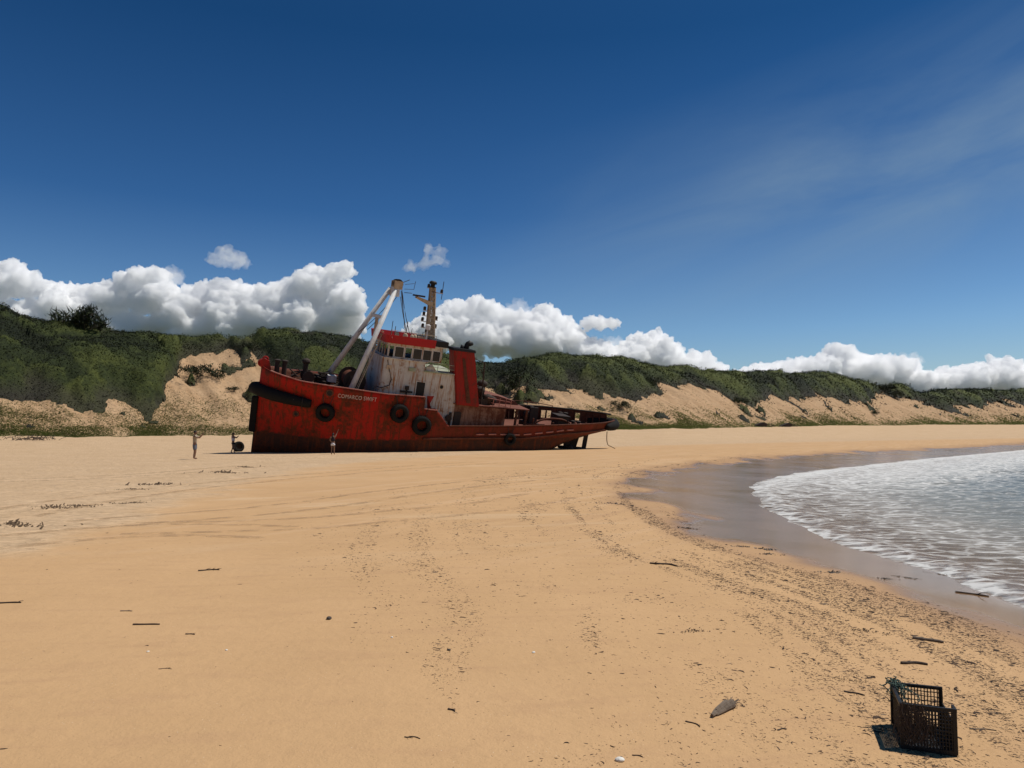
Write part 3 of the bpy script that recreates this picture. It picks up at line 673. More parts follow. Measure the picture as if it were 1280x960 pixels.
# decks
mb = MB()
for x0, x1 in ((-17.1, 3.69), (3.71, 16.4)):
    st = [x for x in np.linspace(x0, x1, 40)]
    for a, b in zip(st[:-1], st[1:]):
        za, zb_ = zdeck(a), zdeck(b); ya, yb = max(hb(a, za)-.08, .01), max(hb(b, zb_)-.08, .01)
        mb.hexa([(a, -ya, za-.06), (b, -yb, zb_-.06), (b, yb, zb_-.06), (a, ya, za-.06), (a, -ya, za), (b, -yb, zb_), (b, yb, zb_), (a, ya, za)])
bmesh.ops.remove_doubles(mb.bm, verts=mb.bm.verts, dist=.002)
mb.build('deck', MT['deck'], SH)
MB().box(3.62, 3.68, -4.2, 4.2, 3.62, 6.8).build('forecastle_bulkhead', MT['rust'], SH)
def runner(name, mat, x0, x1, zf, w_, h_, side=1, n=40, out=0, parent=SH, build=True, mb=None):
    """a rail that follows the hull side"""
    mb = mb or MB(); pr = None
    for x in np.linspace(x0, x1, n):
        z = zf(x); a = hp(x, z-h_/2, side, out-.04); b = hp(x, z-h_/2, side, out+w_); c = hp(x, z+h_/2, side, out+w_); d = hp(x, z+h_/2, side, out-.04)
        r = [mb.bm.verts.new(p) for p in (a, b, c, d)]
        if pr:
            for k in range(4): mb.bm.faces.new((pr[k], pr[(k+1) % 4], r[(k+1) % 4], r[k]))
        else: mb.bm.faces.new(r[::-1])
        pr = r
    mb.bm.faces.new(pr)
    return mb.build(name, mat, parent) if build else mb
strake_z = lambda x: ip(x, [-16.5, -10, -5.5, -3.2, 3.4], [5.25, 4.75, 4.05, 3.92, 3.36])
for sd_ in (1, -1):
    runner('rubbing_strake', MT['rust'], -15.5, 3.4, strake_z, .16, .14, sd_)
    runner('cap_rail', MT['cap'], 3.72, 15.9, lambda x: ztop(x)+.03, .06, .07, sd_)
runner('cap_rail', MT['rust'], -16.9, 1.2, lambda x: ztop(x)+.02, .08, .09, 1)
runner('cap_rail', MT['cap'], 2.46, 3.62, lambda x: ztop(x)+.02, .06, .08, 1, 6)
for k in range(9):                                                     # worn lengths of the upper rubbing strip
    xa = -1.3-1.12*k; runner('rubbing_strip', MT['cap'], xa, xa-.72, lambda x: strake_z(x)+.34, .10, .10, 1, 4)
# starboard quarter bulwark: plate panels with gaps, stays and a pipe rail
mb = MB()
zt2 = lambda x: ztop(x)+.34
px_ = np.linspace(-16.9, 1.0, 34)
for i, (a, b) in enumerate(zip(px_[:-1], px_[1:])):
    lo = .12 if i not in (4, 9, 10, 15, 20, 21) else .95
    A, B = [(x, -hb(x, zdeck(x))+.02) for x in (a, b)]
    mb.hexa([(A[0], A[1]-.05, zdeck(a)+lo), (B[0], B[1]-.05, zdeck(b)+lo), (B[0], B[1], zdeck(b)+lo), (A[0], A[1], zdeck(a)+lo),
             (A[0], A[1]-.05, zt2(a)), (B[0], B[1]-.05, zt2(b)), (B[0], B[1], zt2(b)), (A[0], A[1], zt2(a))])
    mb.hexa([(A[0]-.04, A[1], zdeck(a)+.1), (A[0]+.04, A[1], zdeck(a)+.1), (A[0]+.04, A[1]+.35, zdeck(a)+.05), (A[0]-.04, A[1]+.35, zdeck(a)+.05),
             (A[0]-.04, A[1], zt2(a)-.1), (A[0]+.04, A[1], zt2(a)-.1), (A[0]+.04, A[1]+.08, zt2(a)-.1), (A[0]-.04, A[1]+.08, zt2(a)-.1)])
mb.build('bulwark', MT['rust'], SH)
MB().tube([(x, -hb(x, zdeck(x))+.02, zt2(x)+.05) for x in np.linspace(-17.2, 1.0, 40)], .09, 8).build('bulwark_rail', MT['dark'], SH, True)
mb = MB(); mb.tube([(x, -hb(x, zdeck(x))+.3, zt2(x)+.55-.3*max(0, (-9-x)/3)) for x in np.linspace(-12, -5, 12)], .04, 6)
for x in (-5, -7.2, -9.4, -11.9): mb.tube([(x, -hb(x, zdeck(x))+.3, zt2(x)-.1), (x, -hb(x, zdeck(x))+.3, zt2(x)+.55-.3*max(0, (-9-x)/3))], .035, 6)
mb.build('hand_rail', MT['rust'], SH, True)
# name on the bow, bent round the plating
fc = bpy.data.curves.new('t', 'FONT'); fc.body = 'COMARCO SWIFT'; fc.size = 1; fc.space_character = 1.08
fo_ = bpy.data.objects.new('t', fc); COL.objects.link(fo_); bpy.context.view_layer.update()
me = bpy.data.meshes.new_from_object(fo_.evaluated_get(bpy.context.evaluated_depsgraph_get())); bpy.data.objects.remove(fo_)
bm = bmesh.new(); bm.from_mesh(me)
bmesh.ops.triangulate(bm, faces=bm.faces); bmesh.ops.subdivide_edges(bm, edges=bm.edges, cuts=1)
wd_ = max(v.co.x for v in bm.verts)
for side in (1,):
    for v in bm.verts:
        x = 10.85-3.1*v.co.x/wd_; z = 6.12+.042*(10.85-x)*0+v.co.y*.46+.0*v.co.x
        v.co = hp(x, z, side, .012)
bmesh.ops.recalc_face_normals(bm, faces=bm.faces); bm.to_mesh(me); bm.free(); me.name = 'name_lettering'
link('name_lettering', me, MT['letters'], SH)
# bow gear
fpts = [hp(x, ip(x, [12.6, 16.4], [5.36, 5.62]), 1, .22) for x in np.linspace(12.7, 16.3, 18)] + [Vector((16.85, 0, 5.66))]
fpts = fpts + [Vector((p.x, -p.y, p.z)) for p in fpts[-2::-1]]
MB().tube(fpts, lambda t: (.30+.20*sin(pi*t)**.6), 14).build('bow_fender', MT['rubber'], SH, True)
for i in range(1, 6):                                                  # chains that hold the fender
    p = fpts[i*3]; MB().tube([p+Vector((0, .1, .55)), p+Vector((.05, .42, .1)), p+Vector((0, .2, -.5))], .035, 6).build('fender_chain', MT['dark'], SH, True)
MB().prism([(16.45, 2.0), (16.95, 2.05), (16.98, 4.95), (16.5, 5.0)], 'y', -.28, .28).build('stem_fender', MT['rubber'], SH, bevel=.06)
def ring(c, r, rt, M=None, n=18, nt=8, mb=None):
    mb = mb or MB(); prof = [(r+rt*cos(2*pi*k/nt), rt*sin(2*pi*k/nt)) for k in range(nt)]
    mb.lathe(prof, Matrix.Translation(c) @ (M or Matrix()), n, True); return mb
YX = Matrix.Rotation(pi/2, 4, 'X')
f = MB().prism([(15.75, 7.2), (16.6, 7.4), (16.75, 7.95), (16.45, 8.2), (16.0, 8.0)], 'y', -.3, .3)
ring((16.3, 0, 8.1), .2, .07, YX, mb=f); ring((16.55, 0, 7.75), .24, .09, YX, mb=f); f.build('stem_fairlead', MT['funnel'], SH)
def bitts(x, y, z, h=.8, r=.17, mat='dark', name='mooring_bitts', dx=.6):
    mb = MB(); mb.box(x-.55*dx/.6, x+.55*dx/.6, y-.25, y+.25, z, z+.08)
    for k in (-1, 1): mb.lathe([(r, 0), (r, h), (r*1.35, h), (r*1.35, h+.1), (r*.6, h+.14)], Matrix.Translation((x+k*dx/2, y, z+.06)), 14)
    return mb.build(name, MT[mat], SH)
bitts(14.9, -1.2, zdeck(14.9), 1.65, .2); bitts(11.5, 3.1, zdeck(11.5)); bitts(11.3, -3.1, zdeck(11.3)); bitts(4.6, 3.6, 5.8, .6, .13)
for x, z, r in ((11.5, 6.42, .26), (13.67, 4.25, .20)):                # rimmed hawses; black discs stand in for the shade inside the holes
    p = hp(x, z, 1, .03); n_ = (hp(x, z, 1, 1)-hp(x, z, 1, 0)).normalized(); Q = n_.to_track_quat('Z', 'Y').to_matrix().to_4x4()
    o = ring(p, r, .06, Q, 20, 8).build('hawse_rim', MT['rust'], SH, True)
    MB().lathe([(r, 0), (r*.7, -.02), (r*.1, -.025)], Matrix.Translation(p) @ Q, 20).build('hawse_shade_disc', MT['black'], o)
# windlass and winch on the foredeck
mb = MB(); zd = zdeck(12.6)
mb.box(12.0, 13.2, -2.4, -.8, zd, zd+.4); mb.lathe([(.5, -.8), (.5, -.7), (.3, -.68), (.3, .68), (.5, .7), (.5, .8)], Matrix.Translation((12.6, -1.6, zd+.85)) @ YX, 18)
mb.box(12.3, 12.9, -2.55, -2.35, zd, zd+1.3); mb.tube([(12.7, -2.2, zd), (12.75, -2.2, zd+2.0)], .22, 10); mb.ball((12.75, -2.2, zd+2.05), .36, 2, (1, 1, .8))
mb.build('anchor_windlass', MT['dark'], SH)
WN = empty('towing_winch'); WN.parent = SH
zd = zdeck(9)
MB().box(8.0, 10.3, -1.7, 1.7, zd, zd+.5).build('winch_bed', MT['dark'], WN)
mb = MB(); mb.lathe([(.95, -1.35), (.95, -1.22), (.5, -1.2), (.5, 1.2), (.95, 1.22), (.95, 1.35)], Matrix.Translation((9.1, 0, zd+1.3)) @ YX, 26); mb.build('winch_drum', MT['dark'], WN)
mb = MB()
for k in range(15): ring((9.1, -1.1+k*.155, zd+1.3), .62, .085, YX, 22, 6, mb)
mb.build('winch_rope', MT['rust'], WN, True)
for ya, yb in ((1.45, 1.6), (-1.6, -1.45)): MB().prism([(8.3, zd), (10.1, zd), (9.5, zd+1.7), (8.8, zd+1.7)], 'y', ya, yb).build('winch_frame', MT['dark'], WN)
MB().box(8.2, 9.0, -2.6, -1.75, zd, zd+1.2).build('winch_motor', MT['dark'], WN)
mb = MB()
for k in range(9):                                                     # slack hawser lying over the gear
    ring((11.0+.12*sin(k*1.7), -2.4+.1*cos(k*2.3), zd+.25+k*.13), .62-.02*k, .085, Matrix.Rotation(.12*sin(k), 4, 'X'), 22, 6, mb)
mb.build('hawser_coil', MT['dark'], SH, True)
mb = MB()
for k in range(26):
    x, y = random.uniform(8.2, 13.5), random.uniform(-3.2, -1.0); z = zdeck(x)+random.uniform(.2, 1.3)
    mb.tube([(x, y, z), (x+random.uniform(-.6, .6), y+random.uniform(-.4, .4), z+random.uniform(-.1, .5)), (x+random.uniform(-1.1, 1.1), y+random.uniform(-.6, .6), z+random.uniform(-.4, .7))], random.uniform(.025, .07), 6)
mb.build('broken_pipework', MT['dark'], SH)
MB().box(10.2, 10.9, -2.0, -1.1, zdeck(10.5)+.7, zdeck(10.5)+1.25).build('gear_box', MT['whitedull'], SH)

# lifting frame: two heavy legs that meet in a sheave head
AF = empty('lifting_frame'); AF.parent = SH
def lp(a, b, t): return tuple(a[i]+(b[i]-a[i])*t for i in range(3))
LN, LF, TP = (9.95, 3.35, 6.0), (11.2, -3.0, 5.9), (6.35, 0, 15.45)
tn, tf = (6.5, .42, 15.3), (6.75, -.42, 15.4)
MB().tube([LN, tn], .25, 14, .19).build('frame_leg', MT['whitedull'], AF, True)
tag(MB().tube([LF, tf], .25, 14, .19).build('frame_leg', MT['whitedull'], AF, True))
pa, pb = lp(LF, tf, .735), lp(LN, tn, .735)
MB().hexa([(pa[0]-.12, pa[1], pa[2]-.14), (pa[0]+.12, pa[1], pa[2]-.14), (pb[0]+.12, pb[1], pb[2]-.14), (pb[0]-.12, pb[1], pb[2]-.14), (pa[0]-.12, pa[1], pa[2]+.14), (pa[0]+.12, pa[1], pa[2]+.14), (pb[0]+.12, pb[1], pb[2]+.14), (pb[0]-.12, pb[1], pb[2]+.14)]).build('cross_beam', MT['whitedull'], AF)
mb = MB(); mb.prism([(-.62, 14.75), (.62, 14.75), (.5, 15.55), (-.5, 15.55)], 'x', 6.15, 6.75); mb.build('head_plate', MT['whitedull'], AF)
for y in (-.42, -.05, .3): 
    o = MB().lathe([(.42, -.07), (.42, -.03), (.33, 0), (.42, .03), (.42, .07)], Matrix.Translation((6.3, y, 15.85)) @ YX, 18).build('sheave', MT['dark'], AF)
mb = MB()
for y in (-.62, -.22, .14, .5): mb.box(5.95, 6.7, y-.03, y+.03, 15.4, 16.1)
mb.build('sheave_cheek', MT['tan'], AF)
mb = MB(); mb.tube([(6.0, .35, 16.0), (5.4, .4, 16.35)], .03, 6); mb.tube([(5.75, .35, 15.5), (4.9, .35, 15.6), (4.85, .35, 16.3)], .025, 6); mb.tube([(5.7, .2, 15.9), (4.9, .25, 16.1)], .02, 6); mb.tube([(5.7, .3, 15.2), (5.0, .3, 15.25)], .03, 6)
mb.build('head_antenna', MT['wire'], AF)
q1, q2 = lp(pa, pb, .45), lp(pa, pb, .62)
MB().hexa([(q1[0]-.1, q1[1]-.02, 11.3), (q1[0]+.1, q1[1]-.02, 11.3), (q1[0]+.1, q1[1]+.45, 11.3), (q1[0]-.1, q1[1]+.45, 11.3), (q1[0]-.1, q1[1]-.02, pa[2]-.14), (q1[0]+.1, q1[1]-.02, pa[2]-.14), (q1[0]+.1, q1[1]+.45, pa[2]-.14), (q1[0]-.1, q1[1]+.45, pa[2]-.14)]).build('strut', MT['tan'], AF)
mb = MB()
for a, b, sag in (((6.2, -.3, 15.0), (8.9, -1.0, 11.2), .3), ((6.1, .1, 15.0), (8.4, .2, 11.6), .2), ((5.9, .45, 15.2), (4.9, 1.2, 11.7), .25), ((5.9, .2, 15.4), (5.2, .9, 11.6), .15), ((5.85, -.2, 15.3), (4.4, -1.8, 11.6), .2), ((6.0, .4, 14.8), (5.6, 1.6, 12.6), .1)):
    pts = [Vector(lp(a, b, t))+Vector((0, 0, -sag*4*t*(1-t))) for t in np.linspace(0, 1, 8)]; mb.tube(pts, .028, 5)
mb.build('rigging_wire', MT['wire'], AF)
lad = MB()                                                             # ladder hung along the near leg, aft side
for k in (0, 1):
    off = Vector((-.42-.02*k, .05, 0)); lad.tube([Vector(lp(LN, tn, t))+off+Vector((0, -.22+.44*k, 0)) for t in np.linspace(.06, .62, 6)], .03, 6)
for t in np.linspace(.07, .61, 26):
    c_ = Vector(lp(LN, tn, t))+Vector((-.43, .05, 0)); lad.tube([c_+Vector((0, -.22, 0)), c_+Vector((0, .22, 0))], .018, 5)
lad.build('ladder', MT['tan'], AF)

# ------------------------------------------------------------------ deckhouse, wheelhouse
def rounded(x0, x1, y0, y1, r, n=6):
    """plan outline with rounded forward (x1) corners"""
    pts = [(x0, y0), (x1-r, y0)]
    pts += [(x1-r+r*sin(t), y0+r-r*cos(t)) for t in np.linspace(0, pi/2, n)[1:]]
    pts += [(x1-r+r*cos(t), y1-r+r*sin(t)) for t in np.linspace(0, pi/2, n)]
    return pts + [(x0, y1)]
DH = empty('deckhouse'); DH.parent = SH
mb = MB(); mb.prism(rounded(3.7, 7.35, -3.0, 3.0, .5), 'z', 3.7, 9.62); mb.prism(rounded(.55, 3.72, -2.97, 2.97, .02, 2), 'z', 3.55, 8.86)
mb.build('house_wall', MT['white'], DH)
mb = MB(); mb.prism(rounded(3.5, 7.45, -3.1, 3.1, .55), 'z', 9.62, 9.72); mb.build('bridge_deck', MT['white'], DH)
MB().prism([(.35, -3.15), (3.76, -3.15), (3.76, 3.15), (.35, 3.15)], 'z', 8.86, 8.97).build('boat_deck', MT['moss'], DH)
dr = MB().box(3.5, 4.22, 3.004, 3.03, 5.9, 7.95).build('door', MT['black'], DH)
MB().box(3.42, 4.3, 3.004, 3.05, 7.95, 8.03).box(3.42, 3.495, 3.004, 3.05, 5.85, 7.95).box(4.225, 4.3, 3.004, 3.05, 5.85, 7.95).build('door_frame', MT['white'], dr)
MB().box(4.5, 5.1, 3.003, 3.09, 8.78, 9.08).build('ventilation_grille', MT['moss'], DH)
MB().box(6.6, 7.0, 3.003, 3.06, 8.75, 9.1).build('light_box', MT['tan'], DH)
wn = MB().lathe([(.17, 0), (.17, .02), (.03, .022)], Matrix.Translation((2.0, 2.985, 7.72)) @ Matrix.Rotation(-pi/2, 4, 'X'), 16).build('porthole', MT['black'], DH)
ring((2.0, 2.99, 7.72), .18, .035, YX, 18, 6).build('porthole_rim', MT['tan'], wn)
mb = MB().box(5.0, 5.12, 3.1, 3.2, 6.4, 7.5).box(4.55, 5.6, 3.1, 3.2, 6.95, 7.1); mb.lathe([(.18, 0), (.18, .3)], Matrix.Translation((5.05, 3.15, 7.2)), 10); mb.build('davit_cross', MT['dark'], DH)
mb = MB(); pts = [(7.0, 3.04, 9.5), (6.75, 3.05, 8.7), (6.45, 3.06, 7.9), (6.6, 3.1, 7.4), (7.2, 3.1, 7.15), (7.6, 3.05, 7.2)]
for a in (pts,): mb.tube([Vector(p) for p in a], .035, 6)
mb.build('hanging_hose', MT['dark'], DH, True)
mb = MB()
for z in (9.35, 9.72): mb.tube([(3.6, 3.05, z), (2.2, 3.05, z-.02), (.45, 3.05, z-.1)], .022, 6)
for x in (3.6, 2.6, 1.6, .5): mb.tube([(x, 3.05, 8.95), (x, 3.05, 9.7)], .025, 6)
mb.build('railing', MT['moss'], DH)
mb = MB(); mb.prism([(2.6, 8.97), (3.9, 8.97), (3.3, 9.5), (3.1, 9.55)], 'y', 2.86, 2.96); mb.build('bridge_wing_plate', MT['white'], DH)
WH = empty('wheelhouse'); WH.parent = SH
# walls built round real window openings: sill, head and posts
x0, x1, y0, y1, zb_, zs, zh, zt_ = 2.3, 7.1, -2.85, 2.85, 9.72, 9.80, 10.70, 11.0
outl = rounded(x0, x1, y0, y1, .5, 4); outl = outl
def wallband(mb, z0, z1, th=.09):
    n = len(outl)
    for i in range(n):
        a, b = Vector((*outl[i], 0)), Vector((*outl[(i+1) % n], 0)); d = (b-a).normalized(); nrm = Vector((d.y, -d.x, 0))*-th
        a2, b2 = a+nrm, b+nrm
        mb.hexa([(a.x, a.y, z0), (b.x, b.y, z0), (b2.x, b2.y, z0), (a2.x, a2.y, z0), (a.x, a.y, z1), (b.x, b.y, z1), (b2.x, b2.y, z1), (a2.x, a2.y, z1)])
mb = MB(); wallband(mb, zb_, zs); wallband(mb, zh, zt_)
posts = [2.3, 3.2, 4.05, 4.92, 5.62, 6.5]
for s_ in (1, -1):
    for x in posts: mb.box(x-.045 if x > 2.4 else x, x+.045 if x > 2.4 else x+.16, s_*2.85-(.09 if s_ > 0 else 0), s_*2.85+(0 if s_ > 0 else .09), zs, zh)
    mb.box(5.62, 5.95, s_*2.85-(.088 if s_ > 0 else 0.002), s_*2.85+(.002 if s_ > 0 else .088), zs, zh) if False else None
    c_ = [(6.95, s_*2.68)]
    for px__, py__ in c_: mb.box(px__-.07, px__+.07, py__-.07, py__+.07, zs, zh)
for y in (-1.9, -1.0, 0, 1.0, 1.9): mb.box(7.01, 7.1, y-.06, y+.06, zs, zh)
mb.box(2.302, 2.39, -2.7, 1.4, zs, zh); mb.box(2.3, 2.385, 1.9, 2.84, zs, zh)
mb.build('wheelhouse_wall', MT['white'], WH)
for i, (a, b) in enumerate(zip(posts[:-1], posts[1:])):
    f = MB(); xa, xb = a+.047+(.12 if i == 0 else 0), b-.047
    for q in ((xa, xb, zs, zs+.03), (xa, xb, zh-.03, zh), (xa, xa+.03, zs+.03, zh-.03), (xb-.03, xb, zs+.03, zh-.03)): f.box(q[0], q[1], 2.80, 2.862, q[2], q[3])
    wf = f.build('window', MT['whitedull'], WH)
    if i == 0:
        MB().box(xa+.06, xb-.15, 2.70, 2.72, zs+.04, zh-.06).build('red_blind', MT['redpanel'], wf)
    if i in (0, 1, 2, 4): MB().box(xa+.03, xb-.03, 2.82, 2.835, zs+.03, zh-.03).build('pane', MT['glass'], wf)
MB().box(5.4, 6.7, -2.0, 2.0, 9.72, 10.05).box(2.45, 3.2, -2.6, .4, 9.72, 10.9).box(3.8, 4.4, .8, 1.4, 9.72, 10.4).build('console', MT['black'], WH)
MB().prism(rounded(2.35, 7.05, -2.8, 2.8, .5, 4), 'z', 10.9, 10.98).build('ceiling_panel', MT['dark'], WH)
RF = MB(); RF.prism(rounded(2.1, 7.28, -3.05, 3.05, .55, 6), 'z', 11.0, 11.1); RF = RF.build('roof', MT['whitedull'], WH)
mb = MB(); o1 = rounded(3.1, 7.36, -3.12, 3.12, .6, 8); n = len(o1)
for i in range(n-1):
    a, b = Vector((*o1[i], 0)), Vector((*o1[i+1], 0)); d = (b-a).normalized(); nr_ = Vector((d.y, -d.x, 0))
    A0, B0 = a, b; A1, B1 = a-nr_*.05, b-nr_*.05; A2, B2 = a+nr_*.12, b+nr_*.12; A3, B3 = A2-nr_*.05, B2-nr_*.05
    mb.hexa([(A0.x, A0.y, 10.93), (B0.x, B0.y, 10.93), (B1.x, B1.y, 10.93), (A1.x, A1.y, 10.93), (A2.x, A2.y, 11.62), (B2.x, B2.y, 11.62), (B3.x, B3.y, 11.62), (A3.x, A3.y, 11.62)])
bmesh.ops.remove_doubles(mb.bm, verts=mb.bm.verts, dist=.001)
mb.build('roof_visor', MT['redroof'], RF)
MB().box(1.98, 3.06, -3.2, 3.2, 11.11, 11.6).build('roof_box', MT['black'], RF)
for x, y, h in ((6.9, 2.6, .9), (6.4, 1.8, 1.2), (6.0, -1.0, 1.5), (5.6, 2.2, .7), (5.1, .6, 1.7), (4.6, 2.5, .8), (4.3, -.6, 1.1), (3.9, 1.6, 1.0), (3.5, 2.6, .6), (2.4, 2.4, .5)): MB().tube([(x, y, 11.1), (x, y, 11.1+h)], .03, 6).build('roof_aerial', MT['wire'], RF)
mb = MB(); mb.tube([(3.0, 2.75, 11.95), (6.9, 2.75, 12.0)], .022, 6)
for x in (3.0, 4.3, 5.6, 6.9): mb.tube([(x, 2.75, 11.1), (x, 2.75, 11.97)], .02, 6)
mb.build('roof_railing', MT['tan'], RF)
for x, y, r in ((5.3, 1.2, .22), (4.9, 1.9, .18), (4.4, 1.0, .2), (5.8, .2, .2)): MB().lathe([(r, 0), (r, .5), (r*.8, .62), (r*.2, .7)], Matrix.Translation((x, y, 11.1)), 10).build('roof_vent', MT['tan'], RF)
for b_ in ((4.0, 4.5, 2.0, 2.5, 11.1, 11.75), (3.3, 3.7, 1.6, 2.3, 11.1, 11.5)): MB().box(*b_).build('roof_locker', MT['tan'], RF)
mb = MB(); mb.tube([(3.75, 2.2, 11.1), (3.72, 2.2, 12.4)], .06, 8); mb.lathe([(.22, 0), (.22, .38), (.1, .45)], Matrix.Translation((3.72, 2.2, 12.4)), 12); mb.build('search_light', MT['whitedull'], RF)
# signal mast
SM = empty('signal_mast'); SM.parent = SH
mx_ = lambda z: 2.72+(z-11.1)*.088
mb = MB(); w0, w1 = .34, .19
mw = lambda z: w0+(w1-w0)*(z-11.1)/4.9
cn = lambda z, k: Vector((mx_(z)+mw(z)*(1, 1, -1, -1)[k], mw(z)*(1, -1, -1, 1)[k], z))
for k in range(4): mb.tube([cn(11.1, k), cn(16.0, k)], .065, 6)
zz = np.linspace(11.1, 16.0, 13)
for za, zb2 in zip(zz[:-1], zz[1:]):
    for k in range(4):
        mb.tube([cn(za, k), cn(zb2, (k+1) % 4)], .042, 5); mb.tube([cn(za, (k+1) % 4), cn(zb2, k)], .042, 5); mb.tube([cn(zb2, k), cn(zb2, (k+1) % 4)], .042, 5)
mb.box(2.72, 2.86, -.12, .12, 11.1, 13.6)
mb.build('lattice_column', MT['tan'], SM)
mb = MB()
for z in np.arange(11.6, 15.8, .35): mb.box(mx_(z)-.2, mx_(z)+.2, .3-.028*(z-11), .42-.028*(z-11), z, z+.04)
for dx in (-.2, .2): mb.tube([(mx_(11.3)+dx, .36, 11.3), (mx_(15.8)+dx, .235, 15.8)], .025, 5)
mb.build('mast_ladder', MT['tan'], SM)
mb = MB(); mb.prism([(mx_(14.6), 14.35), (mx_(14.6), 14.75), (mx_(14.6)+1.45, 15.05), (mx_(14.6)+1.5, 14.92)], 'y', -.35, .35); mb.build('radar_platform', MT['tan'], SM)
mb = MB(); mb.box(mx_(14.6)+.9, mx_(14.6)+1.6, -.8, .8, 15.05, 15.2); mb.build('radar_scanner', MT['dark'], SM)
for z, sgn, ln in ((13.9, 1, .75), (13.45, 1, .8), (12.95, 1, .9), (12.4, 1, .85), (12.0, 1, .5), (15.6, -1, .95), (13.2, -1, .6), (12.5, -1, .55), (14.2, -1, .45), (15.9, 1, .5)):
    mb = MB(); x = mx_(z); mb.box(min(x, x+sgn*ln), max(x, x+sgn*ln), -.09, .09, z, z+.06); br = mb.build('lamp_bracket', MT['tan'], SM)
    if z not in (14.2,):
        MB().lathe([(.11, 0), (.13, .05), (.13, .26), (.08, .32)], Matrix.Translation((x+sgn*(ln-.12), 0, z+.07)), 10).build('signal_lamp', MT['dark'], br)
mb = MB(); mb.lathe([(.3, 0), (.34, .08), (.2, .1), (.2, .3), (.34, .33), (.34, .5), (.2, .6)], Matrix.Translation((mx_(16.2), 0, 16.0)), 12); mb.build('mast_head_light', MT['black'], SM)
mb = MB(); x = mx_(15.6); mb.tube([(x-.9, 0, 15.5), (x-.9, 0, 16.7)], .03, 6); mb.tube([(x-.9, 0, 15.65), (x-.9, 0, 15.1)], .03, 6); mb.tube([(x, -1.0, 15.65), (x, 1.0, 15.65)], .035, 6); mb.build('yard_arm', MT['dark'], SM)

# ------------------------------------------------------------------ funnel and after house
FN = empty('funnel'); FN.parent = SH
mb = MB()
def frus(mb, b, t, zb, zt):
    mb.hexa([(b[0], b[2], zb), (b[1], b[2], zb), (b[1], b[3], zb), (b[0], b[3], zb), (t[0], t[2], zt), (t[1], t[2], zt), (t[1], t[3], zt), (t[0], t[3], zt)])
frus(mb, (-1.62, .52, 1.5, 3.28), (-.45, 1.45, 1.7, 3.22), 6.35, 11.1); mb.build('funnel_casing', MT['funnel'], FN, bevel=.07)
mb = MB(); frus(mb, (-.55, 1.55, 1.62, 3.3), (-.5, 1.5, 1.65, 3.27), 11.0, 11.22); mb.build('funnel_cap', MT['black'], FN)
mb = MB(); mb.tube([(.1, 2.4, 11.1), (.05, 2.4, 11.55), (-.25, 2.4, 11.8)], .24, 12); mb.tube([(.55, 2.5, 11.1), (.5, 2.5, 11.5)], .15, 10); mb.ball((-.15, 2.4, 11.7), .3, 2, (1.2, 1, .8)); mb.build('exhaust_pipe', MT['black'], FN, True)
frus_ = MB(); frus(frus_, (-.75, -.35, 3.27, 3.34), (.35, .6, 3.21, 3.27), 6.6, 10.4); frus_.build('rust_stripe', MT['rust'], FN)
AH = empty('after_house'); AH.parent = SH
mb = MB(); mb.box(-4.3, .55, -2.9, 3.0, 3.6, 6.35); mb.build('casing_wall', MT['rustpale'], AH)
mb = MB(); mb.hexa([(-6.55, -3.0, 6.45), (.7, -3.0, 6.36), (.7, 3.12, 6.36), (-6.55, 3.12, 6.45), (-6.55, -3.0, 6.53), (.7, -3.0, 6.46), (.7, 3.12, 6.46), (-6.55, 3.12, 6.53)]); mb.build('roof', MT['deck'], AH)
mb = MB(); mb.prism([(-1.9, 6.5), (-6.4, 6.54), (-6.0, 6.85), (-4.2, 7.2), (-2.4, 7.25)], 'y', -2.4, .9); mb.build('engine_casing', MT['deck'], AH)
for x in (-6.4, -5.4): MB().box(x-.09, x+.09, 2.85, 3.0, 4.1, 6.44).build('roof_post', MT['rust'], AH)
MB().prism([(-6.45, 4.1), (-6.0, 4.1), (-6.3, 5.3), (-6.45, 5.4)], 'y', 2.86, 2.94).build('side_plate', MT['rustpale'], AH)
MB().box(-4.36, -4.31, -2.8, 2.9, 4.0, 6.3).build('inner_bulkhead', MT['dark'], AH)
for x, y, z0, z1, r in ((-1.9, 2.2, 6.46, 7.9, .26), (-2.3, 1.4, 6.46, 8.4, .3), (-2.7, 2.3, 6.46, 7.3, .3), (-3.3, 2.0, 6.46, 7.1, .22)):
    MB().lathe([(r, 0), (r, z1-z0-.4), (r*1.6, z1-z0-.3), (r*1.5, z1-z0), (r*.4, z1-z0+.15)], Matrix.Translation((x, y, z0)), 12).build('ventilator', MT['dark'], AH, True)
MB().box(-2.6, -1.7, 1.2, 2.6, 6.5, 7.0).build('vent_base', MT['dark'], AH)
mb = MB()
for x in (-3.0, -3.6, -4.2, -4.7): mb.tube([(x, 2.95, 6.45), (x, 2.95, 7.25)], .03, 6)
mb.tube([(-2.4, 2.95, 7.2), (-4.7, 2.95, 7.0)], .025, 6); mb.tube([(-2.8, 2.95, 6.8), (-4.4, 2.95, 6.55)], .025, 6)
mb.build('broken_railing', MT['cap'], AH)
mb = MB(); mb.tube([(-2.0, 2.6, 6.4), (-1.75, 2.6, 10.3)], .07, 8); mb.tube([(-1.75, 2.6, 10.2), (-1.2, 2.6, 10.35), (-.6, 2.7, 10.5)], .03, 6); mb.tube([(-1.78, 2.6, 9.2), (-1.5, 2.6, 9.6)], .04, 6)
mb.build('light_pole', MT['dark'], AH)
